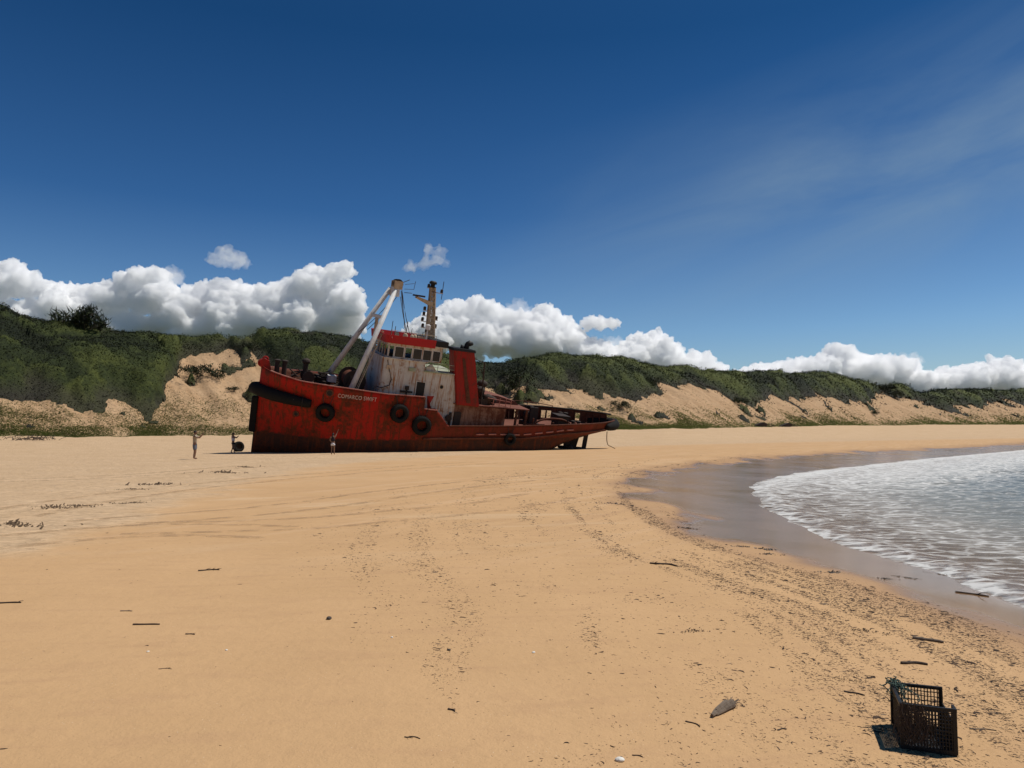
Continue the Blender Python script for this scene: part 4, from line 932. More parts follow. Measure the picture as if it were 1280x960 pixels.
# stains and dents under the casing: a pipe stub and dark pads against the forward end
mb = MB(); mb.tube([(.85, 3.0, 4.3), (.85, 3.05, 5.6)], .12, 8); mb.box(-.1, .5, 3.01, 3.12, 4.5, 5.7); mb.lathe([(.3, 0), (.3, .1), (.1, .12)], Matrix.Translation((1.0, 3.05, 5.1)) @ Matrix.Rotation(-pi/2, 4, 'X'), 14)
mb.build('pipe_stub', MT['dark'], AH)
MB().prism([(3.2, 5.9), (2.42, 5.9), (1.5, 4.75), (1.45, 4.6), (2.2, 4.6), (3.0, 5.4), (3.35, 6.9), (2.75, 6.95)], 'y', 3.6, 3.68).build('bulwark_stay', MT['funnel'], SH)
# working deck aft
zd = zdeck(-8.2)
mb = MB(); mb.box(-8.9, -7.5, -.9, .9, zd, zd+.5); mb.box(-8.6, -7.8, -.75, -.45, zd, zd+2.0); mb.box(-8.6, -7.8, .45, .75, zd, zd+2.0); mb.lathe([(.55, -.5), (.55, .5)], Matrix.Translation((-8.2, 0, zd+1.1)) @ YX, 18); mb.tube([(-8.2, -.6, zd+1.9), (-8.2, .6, zd+1.9)], .15, 10); mb.build('towing_hook_frame', MT['dark'], SH)
zd = zdeck(-10.6)
mb = MB(); mb.box(-11.2, -10.1, .8, 2.2, zd, zd+1.35); mb.box(-11.3, -10.0, .7, 2.3, zd+1.35, zd+1.45); mb.build('deck_box', MT['dark'], SH)
bitts(-12.3, 1.6, zdeck(-12.3), .7, .16); bitts(-12.6, -1.8, zdeck(-12.6), .9, .18); bitts(-9.5, -2.6, zdeck(-9.5), .8, .18)
mb = MB(); zd = zdeck(-9.8)
mb.tube([(-9.8+x, 2.6-.3*abs(x), zd+sqrt(max(0, 1-(x/2.2)**2))*1.25) for x in np.linspace(-2.2, 2.2, 14)], .09, 8); mb.build('tow_beam', MT['rust'], SH, True)
for x, y, h in ((-7.0, 3.3, 1.5), (-9.0, 3.4, 1.1), (-11.6, 2.8, .9), (-13.2, 2.0, .8)): MB().box(x-.07, x+.07, y-.07, y+.07, zdeck(x), zdeck(x)+h).build('deck_stanchion', MT['rust'], SH)
mb = MB(); mb.box(-8.0, -6.2, 1.6, 3.2, zdeck(-7)-.02, zdeck(-7)+.55); mb.hexa([(-8.2, .9, zdeck(-8)), (-6.7, .9, zdeck(-7)), (-6.7, 3.3, zdeck(-7)+.9), (-8.2, 3.3, zdeck(-8)+.9), (-8.2, .9, zdeck(-8)+.06), (-6.7, .9, zdeck(-7)+.06), (-6.7, 3.3, zdeck(-7)+.96), (-8.2, 3.3, zdeck(-8)+.96)]); mb.build('hatch', MT['deck'], SH)
spts = [hp(x, ip(x, [-17.35, -15.3], [5.55, 5.42]), 1, .1) for x in np.linspace(-15.4, -17.15, 12)]; spts += [Vector((-17.55, 0, 5.58))]; spts += [Vector((p.x, -p.y, p.z)) for p in spts[-2::-1]]
MB().tube(spts, lambda t: .22+.26*sin(pi*t)**.5, 12).build('stern_fender', MT['rubber'], SH, True)
mb = MB(); mb.prism([(-12.9, 2.2), (-13.5, 2.2), (-13.9, 4.6), (-12.7, 4.6)], 'y', -.12, .12); mb.build('rudder', MT['dark'], SH)
mb = MB(); mb.prism([(-11.9, 2.2), (-12.2, 2.2), (-12.25, 4.5), (-11.5, 4.5)], 'y', .9, 1.15); mb.prism([(-14.1, 2.3), (-14.5, 2.3), (-14.55, 4.9), (-14.15, 4.9)], 'y', .3, .5); mb.box(-14.2, -11.5, .25, .6, 2.7, 2.95); mb.build('rudder_post', MT['dark'], SH)
MB().lathe([(.25, -.3), (.3, 0), (.12, .3)], Matrix.Translation((-11.9, 1.9, 3.1)) @ Matrix.Rotation(pi/2, 4, 'Y'), 12).build('propeller_hub', MT['dark'], SH)

# tyres hung on the ship's side
def tyre_at(x, z, R_, name, label, tilt=0, out=.16):
    p = hp(x, z, 1, out); n_ = (hp(x, z, 1, 1)-hp(x, z, 1, 0)).normalized(); Q = SHM @ Matrix.Translation(p) @ n_.to_track_quat('Z', 'Y').to_matrix().to_4x4() @ Matrix.Rotation(tilt, 4, 'Y')
    t = empty(name); t.matrix_world = Q; tag(t, label, 'tyre', 'tyre fenders hung along the hull')
    w_ = R_*.36
    prof = [(R_*.52, -w_*.75), (R_*.62, -w_), (R_*.9, -w_*.95), (R_, -w_*.6), (R_*1.0, w_*.6), (R_*.9, w_*.95), (R_*.62, w_), (R_*.52, w_*.75), (R_*.56, w_*.3), (R_*.56, -w_*.3)]
    MB().lathe(prof, None, 28, True).build('tyre_carcass', MT['rubber'], t, True)
    mb = MB()
    for k in range(36):
        a = 2*pi*k/36; M_ = Matrix.Rotation(a, 4, 'Z'); mb.box(R_*.99, R_*1.03, -.02, .02, -w_*.7, w_*.7, M_)
    mb.build('tread', MT['rubber'], t)
    inv_ = Q.inverted(); mb = MB()
    for dx in (-.25, .25):
        a = inv_ @ (SHM @ hp(x+dx*R_, z+R_*.7, 1, .12)); b = inv_ @ (SHM @ hp(x+dx*2.2*R_, min(z+R_*1.9, ztop(x)-.05), 1, .05)); mb.tube([a, b], .03, 6)
    mb.build('chain', MT['dark'], t); return t
tyre_at(11.55, 4.78, .74, 'tyre_fender', 'worn black tyre hung on the bow below the lettering, foremost of the hull tyres')
tyre_at(5.76, 5.36, .76, 'tyre_fender', 'big black tyre hung on the red side just below the wheelhouse front', .12, .24)
tyre_at(3.75, 4.50, .80, 'tyre_fender', 'largest black tyre hung lowest amidships below the white deckhouse door', -.1, .26)
tyre_at(-4.45, 3.95, .52, 'tyre_fender', 'small grey tyre hung on the rusty side strakes below the after house', 0, .22)

# rope hanging from the stern
rp = SHM @ Vector((-15.9, 1.6, 4.95)); gp_ = ground_pt(757, 563)
pts = [rp, rp+Vector((-.06, 0, -.8)), rp+Vector((.05, -.05, -1.35)), Vector((rp.x+.35, rp.y-.1, gp_[2]+.25)), Vector((rp.x+.75, rp.y-.2, gp_[2]+.03))]
def smooth_pts(pts, it=3):
    for _ in range(it):
        q = [pts[0]]
        for a, b in zip(pts[:-1], pts[1:]): q += [a*.75+b*.25, a*.25+b*.75]
        pts = q+[pts[-1]]
    return pts
m_rope = plain('frayed_rope', (.30, .22, .13), .9, .1)
tag(MB().tube(smooth_pts(pts), .045, 6).build('mooring_rope', m_rope, None, True), 'thin loose rope hanging from the stern of the tug down to the sand', 'rope')

# ------------------------------------------------------------------ people
def skin_mesh(verts, edges, radii, root=0, sub=2):
    me = bpy.data.meshes.new('sk'); me.from_pydata([tuple(v) for v in verts], edges, []); o = bpy.data.objects.new('sk', me); COL.objects.link(o)
    m = o.modifiers.new('s', 'SKIN'); m.use_smooth_shade = True
    if not me.skin_vertices: me.skin_vertices.new()
    for i, r in enumerate(radii):
        d = me.skin_vertices[0].data[i]; d.radius = (r, r) if not isinstance(r, tuple) else r; d.use_root = i == root
    m2 = o.modifiers.new('d', 'SUBSURF'); m2.levels = sub; m2.render_levels = sub
    r = bpy.data.meshes.new_from_object(o.evaluated_get(bpy.context.evaluated_depsgraph_get())); bpy.data.objects.remove(o); return r
def join_mesh(name, parts):
    bm = bmesh.new()
    for p in parts: bm.from_mesh(p)
    me = bpy.data.meshes.new(name); bm.to_mesh(me); bm.free(); return me
m_skin = plain('skin', (.20, .105, .065), .55, .3, .08); m_hair = plain('dark_hair', (.015, .011, .009), .6, .3)
def person(loc, rotz, H, J, label, clothes, hair=.10, name='person'):
    """J: joints in metres for a 1.75 m figure facing +x, y to the left"""
    k = H/1.75; P = empty(name, loc, (0, 0, rotz)); P.scale = (k, k, k); tag(P, label, 'person')
    V = {n: Vector(p) for n, p in J.items()}
    order = ['pelvis', 'waist', 'chest', 'neck', 'head', 'crown']; rad = dict(pelvis=(.145, .115), waist=(.125, .10), chest=(.155, .115), neck=.058, head=(.085, .10), crown=.06)
    chains = [order]
    for s_ in ('l', 'r'):
        chains.append(['chest', s_+'sh', s_+'el', s_+'wr', s_+'hand']); chains.append(['pelvis', s_+'hip', s_+'kn', s_+'an']); chains.append([s_+'an', s_+'toe'])
        rad.update({s_+'sh': .062, s_+'el': .043, s_+'wr': .030, s_+'hand': (.042, .02), s_+'hip': .095, s_+'kn': .06, s_+'an': .042, s_+'toe': .035})
    names = []; edges = []
    for c_ in chains:
        for n_ in c_:
            if n_ not in names: names.append(n_)
        for a, b in zip(c_[:-1], c_[1:]): edges.append((names.index(a), names.index(b)))
    parts = [skin_mesh([V[n_] for n_ in names], edges, [rad[n_] for n_ in names])]
    for s_ in ('l', 'r'):                                              # fingers rooted in the palm
        h, wv = V[s_+'hand'], (V[s_+'hand']-V[s_+'wr']).normalized(); side = wv.cross(Vector((0, 0, 1))); side = side.normalized() if side.length > .1 else Vector((0, 1, 0)); nn = side.cross(wv)
        for f in range(4):
            a = h+side*(.014*(f-1.5)); L = (.07, .08, .075, .06)[f]
            parts.append(skin_mesh([a, a+wv*L*.55, a+wv*L*.85-nn*.02, a+wv*L-nn*.045], [(0, 1), (1, 2), (2, 3)], [.010, .009, .008, .007], 0, 1))
        a = h-wv*.03+side*.03; parts.append(skin_mesh([a, a+side*.025+wv*.03, a+side*.02+wv*.06], [(0, 1), (1, 2)], [.011, .010, .008], 0, 1))
    hd = V['head']; fw = (V['face']-hd).normalized(); up = (V['crown']-V['neck']).normalized(); lf = up.cross(fw)
    fb = MB(); fb.ball((hd+fw*.005+up*.01), .098, 2, (1.02, .82, 1.12)); fb.ball(hd+fw*.10+up*-.005, .018, 1, (1, .8, 1.3)); fb.ball(hd+fw*.085-up*.045, .02, 1, (.6, 1.3, .4))
    for s_ in (1, -1): fb.ball(hd+lf*s_*.082, .022, 1, (.8, .5, 1.3))
    tmp = bpy.data.meshes.new('f'); fb.bm.to_mesh(tmp); fb.bm.free(); parts.append(tmp)
    b = link('body', join_mesh('body', parts), m_skin, P, True)
    eb = MB()
    for s_ in (1, -1): eb.ball(hd+fw*.088+lf*s_*.034+up*.012, .011, 1)
    eb.build('eyes', m_hair, P, True)
    hb_ = MB(); hb_.ball(hd-fw*.018+up*.035, .108, 2, (1.0, .9, 1.0))
    if hair > .12: hb_.tube([hd-fw*.07, hd-fw*.10-up*.10, hd-fw*.09-up*.2], .05, 8, .025)
    hm = hb_.build('hair', m_hair, P, True)
    for nm, mat, ch, grow in clothes:
        nn_ = []; ee = []
        vv = dict(V)
        for c_ in ch:
            for a, b_ in zip(c_[:-1], c_[1:]):
                for q in (a, b_):
                    if q not in nn_: nn_.append(q)
                ee.append((nn_.index(a), nn_.index(b_)))
        pos_ = []; rr = []
        for n_ in nn_:
            if '>' in n_:
                a, b_, t = n_.split('>'); pos_.append(V[a].lerp(V[b_], float(t))); ra, rb_ = [x_ if isinstance(x_, float) else max(x_) for x_ in (rad[a], rad[b_])]; rr.append(ra+(rb_-ra)*float(t)+grow)
            else:
                pos_.append(V[n_]); r_ = rad[n_]; rr.append((r_[0]+grow, r_[1]+grow) if isinstance(r_, tuple) else r_+grow)
        link(nm, skin_mesh(pos_, ee, rr), mat, P, True)
    return P
base = dict(pelvis=(0, 0, .93), waist=(.01, 0, 1.10), chest=(0, 0, 1.33), neck=(0, 0, 1.50), head=(.02, 0, 1.63), crown=(.01, 0, 1.70), face=(.12, 0, 1.62),
            lhip=(0, .09, .88), lkn=(.03, .10, .48), lan=(-.02, .11, .08), ltoe=(.14, .12, .035), rhip=(0, -.09, .88), rkn=(.02, -.10, .48), ran=(-.03, -.11, .08), rtoe=(.13, -.12, .035))
photo = dict(lsh=(.02, .19, 1.42), lel=(.22, .22, 1.30), lwr=(.40, .10, 1.48), lhand=(.45, .07, 1.55), rsh=(.02, -.19, 1.42), rel=(.22, -.22, 1.30), rwr=(.40, -.10, 1.48), rhand=(.45, -.07, 1.55))
cl = lambda n, c, r=.8: plain(n, c, r, .1, .12, 9)
SHIRT = [['waist', 'chest', 'neck>chest>.55'], ['chest', 'lsh', 'lsh>lel>.7'], ['chest', 'rsh', 'rsh>rel>.7'], ['waist', 'pelvis']]
TANK = [['pelvis>waist>.6', 'waist', 'chest', 'neck>chest>.7'], ['chest', 'lsh>chest>.25'], ['chest', 'rsh>chest>.25']]
SHORTS = [['waist>pelvis>.5', 'pelvis', 'lhip', 'lhip>lkn>.85'], ['pelvis', 'rhip', 'rhip>rkn>.85']]
SHORT2 = [['waist>pelvis>.5', 'pelvis', 'lhip', 'lhip>lkn>.4'], ['pelvis', 'rhip', 'rhip>rkn>.4']]
g1_ = ground_pt(243, 574); J1 = {**base, **photo}
person(g1_, radians(12), 1.80, J1, 'man in khaki shirt and grey shorts photographing the tug', [('shirt', cl('khaki_shirt', (.33, .27, .20)), SHIRT, .025), ('shorts', cl('grey_shorts', (.13, .145, .18)), SHORTS, .028)])
def held_phone(P, J, H, label):
    k = H/1.75; m = Vector(J['lhand']).lerp(Vector(J['rhand']), .5)+Vector((.035, 0, .03)); p = Matrix.Translation(P[:3]) @ Matrix.Rotation(P[3], 4, 'Z') @ (m*k)
    b = MB().box(-.006, .006, -.08, .08, -.04, .04).build('phone', MT['black'], None, bevel=.003); b.location = p; b.rotation_euler = (0, 0, P[3]); tag(b, label, 'phone')
held_phone((*g1_, radians(12)), J1, 1.80, 'black phone held up by the man in khaki shirt')
g2_ = ground_pt(291, 566.5); J2 = {**base, **photo, 'lwr': (.34, .10, 1.38), 'lhand': (.39, .08, 1.44), 'rwr': (.34, -.10, 1.38), 'rhand': (.39, -.08, 1.44), 'lkn': (.10, .09, .48), 'lan': (.08, .1, .08), 'ltoe': (.24, .1, .035), 'ran': (-.12, -.1, .08), 'rtoe': (.04, -.1, .035)}
person(g2_, radians(5), 1.66, J2, 'person in pale top and black shorts standing by the round tyre', [('tank_top', cl('pale_lilac_top', (.52, .49, .55)), TANK, .022), ('shorts', cl('black_shorts', (.018, .017, .02)), SHORT2, .028)], .2)
held_phone((*g2_, radians(5)), J2, 1.66, 'dark phone held by the person in pale top')
g3_ = ground_pt(416, 568.2); J3 = {**base, 'face': (.12, .02, 1.65), 'lsh': (.0, .19, 1.42), 'lel': (.06, .27, 1.17), 'lwr': (.20, .20, 1.02), 'lhand': (.26, .17, .97), 'rsh': (0, -.18, 1.45), 'rel': (.10, -.26, 1.70), 'rwr': (.13, -.36, 1.93), 'rhand': (.14, -.38, 2.01)}
person(g3_, radians(88), 1.62, J3, 'person in white shorts and dark top raising an arm against the red hull', [('dark_top', cl('dark_top', (.03, .022, .026)), TANK, .022), ('white_shorts', cl('white_shorts', (.66, .65, .68)), [['waist>pelvis>.4', 'pelvis', 'lhip', 'lhip>lkn>.5'], ['pelvis', 'rhip', 'rhip>rkn>.5']], .03)], .2)
# round tyre standing on the sand behind the second person
g4_ = ground_pt(298, 564.5); tl = empty('loose_tyre', (g4_[0], g4_[1], g4_[2]+.42), (pi/2-.12, 0, radians(38))); tag(tl, 'black tyre standing upright on the sand left of the bow', 'tyre')
MB().lathe([(.24, -.14), (.28, -.19), (.42, -.19), (.48, -.12), (.48, .12), (.42, .19), (.28, .19), (.24, .14), (.26, 0)], None, 28, True).build('tyre_carcass', MT['rubber'], tl, True)
MB().lathe([(.25, -.05), (.12, -.08), (.12, .08), (.25, .05)], None, 20).build('wheel_rim', MT['dark'], tl)

# ------------------------------------------------------------------ crate in the foreground
CW, CDp, CH = .285, .40, .262; yaw_c = radians(-19.5)
cb = ground_pt(1128.5, 935)
m_crate = plain('black_crate_plastic', (.007, .0065, .0065), .5, .35, .3, 30)
CR = empty('fish_crate', (cb[0], cb[1], ground_z(cb[0], cb[1])+.0), (0, 0, yaw_c)); tag(CR, 'black plastic lattice crate with a tangled net standing on the sand', 'crate')
def lattice(name, O, U, Vv, w, h, nu, nv, bar=.0055, th=.008, cut=None, skip=lambda i, j: False):
    """panel of bars in the plane O + u*U + v*V"""
    mb = MB(); U = Vector(U); Vv = Vector(Vv); N = U.cross(Vv); O = Vector(O)
    M_ = Matrix((( U.x, Vv.x, N.x, O.x), (U.y, Vv.y, N.y, O.y), (U.z, Vv.z, N.z, O.z), (0, 0, 0, 1)))
    top = cut or (lambda u: h)
    for i in range(nu+1):
        u = w*i/nu; b = bar*(2.2 if i in (0, nu) else 1); mb.box(u-b/2, u+b/2, 0, top(u), 0, th, M_)
    for j in range(nv+1):
        v = h*j/nv; b = bar*(2.6 if j in (0, nv) else (1.6 if j == nv//2 else .8))
        n_ = 12
        for k in range(n_):
            ua, ub = w*k/n_, w*(k+1)/n_
            if v <= min(top(ua), top(ub))+.001: mb.box(ua, ub, v-b/2, v+b/2, .001, th-.001, M_)
    return mb.build(name, m_crate, CR)
lattice('front_wall', (0, 0, 0), (1, 0, 0), (0, 0, 1), CW, CH, 17, 12)
bk = lattice('back_wall', (0, CDp, 0), (1, 0, 0), (0, 0, 1), CW, CH, 15, 9)
lattice('left_wall', (0, 0, 0), (0, 1, 0), (0, 0, 1), CDp, CH, 22, 12)
lattice('right_wall', (CW, 0, 0), (0, 1, 0), (0, 0, 1), CDp, CH, 24, 12, cut=lambda u: CH if u < .07 else (.175 if u < CDp-.03 else CH))
lattice('base', (0, 0, .006), (1, 0, 0), (0, 1, 0), CW, CDp, 14, 18)
rim = MB(); t = .012
rim.box(-t, CW+t, -t, .004, CH-.012, CH+.008); rim.box(-t, CW+t, CDp-.004, CDp+t, CH-.012, CH+.008); rim.box(-t, .004, .004, CDp-.004, CH-.012, CH+.008)
rim.box(CW-.004, CW+t, .004, .07, CH-.012, CH+.008)
for x in (0, CW): 
    for y in (0, CDp): rim.box(x-.011, x+.011, y-.011, y+.011, 0, CH-.013)
rim.box(-.006, CW+.006, -.010, -.003, .0, .022); rim.build('rim', m_crate, CR)
MB().box(.11, .175, -.008, -.001, .1, .16).build('name_plate', m_crate, CR)
mb = MB(); rr = random.Random(5)
for k in range(85):
    a = Vector((rr.uniform(-.01, .12), rr.uniform(-.02, .02), CH+rr.uniform(-.02, .02))); pts = [a]
    for j in range(7): pts.append(pts[-1]+Vector((rr.uniform(-.022, .024), rr.uniform(-.008, .006), -rr.uniform(.01, .045))))
    pts = [Vector((p.x, min(p.y, -.012) if p.z < CH else p.y, max(p.z, .01))) for p in pts]
    mb.tube(smooth_pts(pts, 2), rr.uniform(.0016, .0032), 5)
m_net = plain('weathered_net', (.075, .06, .05), .9, .1, .5, 40); tag(mb.build('tangled_net', m_net, None), 'brown tangled net strands draped over the front of the black crate', 'net').matrix_world = CR.matrix_basis.copy() if False else Matrix.Translation(CR.location) @ Matrix.Rotation(yaw_c, 4, 'Z')
mb = MB()
for k in range(34):
    a = Vector((rr.uniform(-.015, .06), CDp*rr.uniform(.75, 1.03), CH+rr.uniform(.0, .03))); pts = [a]
    for j in range(6): pts.append(pts[-1]+Vector((rr.uniform(-.03, .035), rr.uniform(-.03, .02), rr.uniform(-.04, .022))))
    mb.tube(smooth_pts(pts, 2), rr.uniform(.002, .0035), 5)
m_gn = plain('green_rope', (.10, .145, .12), .9, .1, .5, 40); o = mb.build('rope_tangle', m_gn, None); tag(o, 'grey green rope tangle caught on the back corner of the crate', 'rope'); o.matrix_world = Matrix.Translation(CR.location) @ Matrix.Rotation(yaw_c, 4, 'Z')

# ------------------------------------------------------------------ driftwood, sticks and wrack
m_wood = weathered('driftwood', (.20, .155, .115), (.12, .085, .06), (.06, .04, .028), (.10, .07, .05), .4, .5, .9, 8)
m_woodd = weathered('wet_dark_wood', (.045, .030, .022), (.07, .045, .03), (.03, .02, .015), (.02, .014, .01), .4, .3, .7, 8)
def stick(px, py, length, ang, rad, label, mat=None, bend=.08, twigs=0, name='driftwood_stick', group=None, seed=1, cat='stick', lift=0):
    r_ = random.Random(seed+int(px*7+py)); g = ground_pt(px, py); o = empty(name, g, (0, 0, ang)) if twigs < 0 else None
    n = 7; pts = []
    for i in range(n):
        t = i/(n-1)-.5; x = t*length; y = bend*length*(sin(3*t*2+seed)*.5+r_.uniform(-.15, .15)); wx_, wy_ = g[0]+x*cos(ang)-y*sin(ang), g[1]+x*sin(ang)+y*cos(ang)
        pts.append(Vector((x, y, ground_z(wx_, wy_)-g[2]+rad*.6+lift*max(0, t))))
    mb = MB(); mb.tube(smooth_pts(pts, 2), lambda t: rad*(1-.55*abs(t-.35))*(1+.15*sin(9*t+seed)), 7)
    for k in range(twigs):
        i = r_.randrange(1, n-1); p = pts[i]; q = p+Vector((r_.uniform(.1, .3)*length, r_.uniform(-.25, .25)*length, r_.uniform(0, .12)*length)); q.z = max(q.z, rad*.4); mb.tube([p, p.lerp(q, .5)+Vector((0, .02*length, .02*length)), q], rad*.5, 5, rad*.2)
    ob = mb.build(name, mat or m_wood, None, True); ob.location = g; ob.rotation_euler = (0, 0, ang); tag(ob, label, cat, group); return ob
# split log in the foreground, with splintered end
g = ground_pt(903, 889); mb = MB()
for k, (oy, r0, z) in enumerate(((0, .022, .018), (.028, .018, .014), (-.022, .015, .012), (.008, .012, .034))):
    mb.tube(smooth_pts([Vector((-.13+.02*k, oy*.4, z)), Vector((-.04, oy*.9, z+.004)), Vector((.06, oy*1.2, z)), Vector((.13-.015*k, oy*1.5, z))], 2), lambda t, r0=r0: r0*(.55+.75*t if t < .8 else 1.0), 6)
for k in range(7): mb.tube([(.10, .03*(k-3)/3, .02), (.15+.02*(k % 3), .045*(k-3)/3, .022+.006*(k % 2))], .006, 5, .002)
o = mb.build('driftwood_log', m_wood, None); o.location = g; o.rotation_euler = (0, 0, radians(50)); o.scale = (1.25, .95, .95); tag(o, 'split grey driftwood log with splintered end in the foreground sand', 'driftwood')
stick(1215, 743, .42, radians(-9), .013, 'dark forked branch on the wet sand near the swash', m_woodd, .05, 2, 'driftwood_branch', cat='branch')
stick(1160, 801, .26, radians(-28), .017, 'thick short stick lying in the wrack right of centre', m_wood, .03)
stick(1142, 830, .22, radians(-5), .014, 'curved dark stick just behind the black crate', m_woodd, .15)
stick(1228, 912, .17, radians(-4), .0045, 'thin reed lying right of the black crate', m_wood, .12)
stick(1068, 867, .14, radians(-32), .007, 'short dark stick left of the black crate', m_woodd, .1)
stick(867, 905, .11, radians(-50), .005, 'small crooked twig left of the split log', m_woodd, .2, 1, 'twig', cat='twig')
stick(977, 912, .07, radians(20), .005, 'tiny forked twig right of the split log', m_woodd, .2, 2, 'twig', cat='twig')
stick(183, 781, .25, radians(2), .009, 'straight dark stick on the smooth sand at left', m_woodd, .01)
stick(261, 713, .26, radians(20), .010, 'knobbly dark twig on smooth sand below the pale streaks', m_woodd, .12, 3, 'twig', cat='twig')
stick(10, 754, .26, radians(8), .010, 'dark stick at the left edge of the smooth sand', m_woodd, .05, 1)
stick(158, 764, .12, radians(0), .006, 'short pale twig just above the straight dark stick', m_wood, .06, 1, 'twig', cat='twig')
stick(238, 793, .09, radians(-10), .006, 'small dark twig right of the straight dark stick', m_woodd, .15, 2, 'twig', cat='twig')
stick(207, 836, .10, radians(0), .003, 'wispy root fragment on the smooth sand at lower left', m_woodd, .2, 4, 'twig', cat='twig')
stick(516, 922, .10, radians(-12), .004, 'branching twig near the bottom centre of the sand', m_woodd, .2, 5, 'twig', cat='twig')
stick(565, 888, .06, radians(-40), .007, 'chunky dark twig above the bottom centre twig', m_woodd, .2, 3, 'twig', cat='twig')
stick(830, 706, .40, radians(-25), .015, 'dark crooked branch at the upper edge of the wrack', m_woodd, .25, 2, 'driftwood_branch', cat='branch')
stick(1195, 862, .10, radians(60), .006, 'dark twig pointing up the beach right of the crate', m_woodd, .2, 2, 'twig', cat='twig')
stick(797, 945, .06, radians(-20), .004, 'tiny twig by the white pebble at the bottom', m_woodd, .2, 1, 'twig', cat='twig')
def pebble(px, py, r, col, label, name='pebble', seed=1):
    g = ground_pt(px, py); mb = MB(); mb.ball((0, 0, r*.35), r, 3, (1.3, 1, .6))
    for v in mb.bm.verts: v.co *= 1+.12*(vnoise(np.array([v.co.x/r*1.5+seed]), np.array([v.co.y/r*1.5+v.co.z/r]), seed)[0]-.5)*2
    o = mb.build(name, col, None, True); o.location = g; o.rotation_euler = (0, 0, seed); tag(o, label, name)
m_shell = plain('bleached_shell', (.72, .68, .60), .6, .3, .1, 30); m_peb = plain('dark_pebble', (.06, .045, .035), .7, .3)
pebble(775, 951, .022, m_shell, 'pale pebble at the bottom edge right of centre', seed=3)
pebble(411, 774, .026, m_peb, 'round dark pebble on the smooth sand left of the litter', seed=5)
pebble(185, 815, .010, m_shell, 'small white shell on the smooth sand lower left', 'shell', 7)
pebble(283, 813, .010, m_shell, 'small white shell right of the other shell on smooth sand', 'shell', 9)
pebble(490, 797, .011, m_shell, 'white shell at the inner edge of the litter', 'shell', 11)
pebble(667, 816, .012, m_shell, 'white shell among the sparse litter in mid foreground', 'shell', 13)
pebble(561, 813, .014, m_peb, 'small dark pebble left of the shell in the sparse litter', seed=15)
# brush pile at the foot of the left dune, wreck scraps far along the beach
def brush(px, py, w_, h_, n, label, mat, name='brush_pile', cat='brush', seed=2, flat=.5):
    r_ = random.Random(seed); g = ground_pt(px, py); mb = MB()
    for k in range(n):
        a = Vector((r_.uniform(-.5, .5)*w_, r_.uniform(-.5, .5)*w_*flat, r_.uniform(0, .35)*h_)); d = Vector((r_.uniform(-1, 1), r_.uniform(-1, 1), r_.uniform(-.1, .55))).normalized()*w_*r_.uniform(.08, .28)
        b = a+d; b.z = min(max(b.z, .01), h_); mb.tube([a, a.lerp(b, .5)+Vector((0, 0, .04*w_*r_.random())), b], .012*w_**.5*r_.uniform(.5, 1.4), 4)
    o = mb.build(name, mat, None); o.location = (g[0], g[1], ground_z(g[0], g[1])); tag(o, label, cat); return o
brush(40, 550.5, 5.0, .5, 60, 'dark pile of driftwood brush at the foot of the left dune', m_woodd, seed=3)
for px, sc_, lab in ((951, 1.0, 'long low dark wreck scrap at the far dune foot'), (983, .9, 'dark wreck scrap with a pale plate at the far dune foot')):
    g = ground_pt(px, 533.5); sx = 2.6*sc_; mb = MB()
    mb.prism([(-sx, 0), (sx*.5, 0), (sx*.7, .9*sc_), (sx*.2, 1.35*sc_), (-sx*.3, .95*sc_), (-sx*.9, .35)], 'y', -.7, .7); mb.tube([(sx*.4, 0, .4), (sx*1.5, .2, .9)], .12, 6); mb.tube([(sx*.2, .3, .2), (sx*1.7, -.2, .35)], .14, 6)
    o = mb.build('wreck_scrap', MT['dark'], None, bevel=.1); o.location = (g[0], g[1], g[2]-.05); o.rotation_euler = (0, 0, .3); tag(o, lab, 'wreck scrap')

# tyre tracks pressed into the damp sand, each wheel a thin strip of turned sand
m_track, s = newmat('turned_sand'); pos = s.n('ShaderNodeNewGeometry').outputs['Position']
tn_ = s.noise(pos, 2.2, 6, .7); tcol = s.mix(s.noise(pos, 7, 4, .7), (.43, .265, .135), (.63, .44, .26))
tb = s.bsdf(tcol, .9, s.bump(s.noise(pos, 12, 4, .7), .8, .08), .1); tt_ = s.n('ShaderNodeBsdfTransparent'); tmx = s.n('ShaderNodeMixShader')
s.l(s.ramp(tn_, [(.42, 0.0), (.62, .55)]), tmx.inputs[0]); s.l(tt_.outputs[0], tmx.inputs[1]); s.l(tb.outputs[0], tmx.inputs[2]); s.out(tmx.outputs[0])
for tr_ in ([(120, 660), (270, 648), (400, 638), (560, 612), (700, 597)], [(150, 668), (300, 664), (430, 659), (640, 638), (720, 622)], [(40, 646), (200, 616), (340, 601), (500, 587), (620, 579)], [(-40, 604), (90, 600), (230, 592), (330, 583)], [(-40, 690), (90, 676), (210, 668), (330, 672)]):
    base_ = smooth_pts([Vector(ground_pt(*p)) for p in tr_], 3)
    for off_ in (0, 1.55):
        vs_ = []
        for i, p in enumerate(base_):
            d = (base_[min(i+1, len(base_)-1)]-base_[max(i-1, 0)]); d.z = 0; d.normalize(); n_ = Vector((-d.y, d.x, 0))
            wob = .12*(vnoise(np.array([p.x*.4]), np.array([p.y*.4]), 8)[0]-.5)
            for k in range(3): q = p+n_*(off_+wob+(k-1)*.14); vs_.append((q.x, q.y))
        vs_ = np.array(vs_); zz_ = gz_many(vs_[:, 0], vs_[:, 1])+.006
        tag(link('tyre_track', np_mesh('tyre_track', np.column_stack([vs_, zz_]), grid_faces(len(base_), 3)), m_track, None, True), kind='structure')
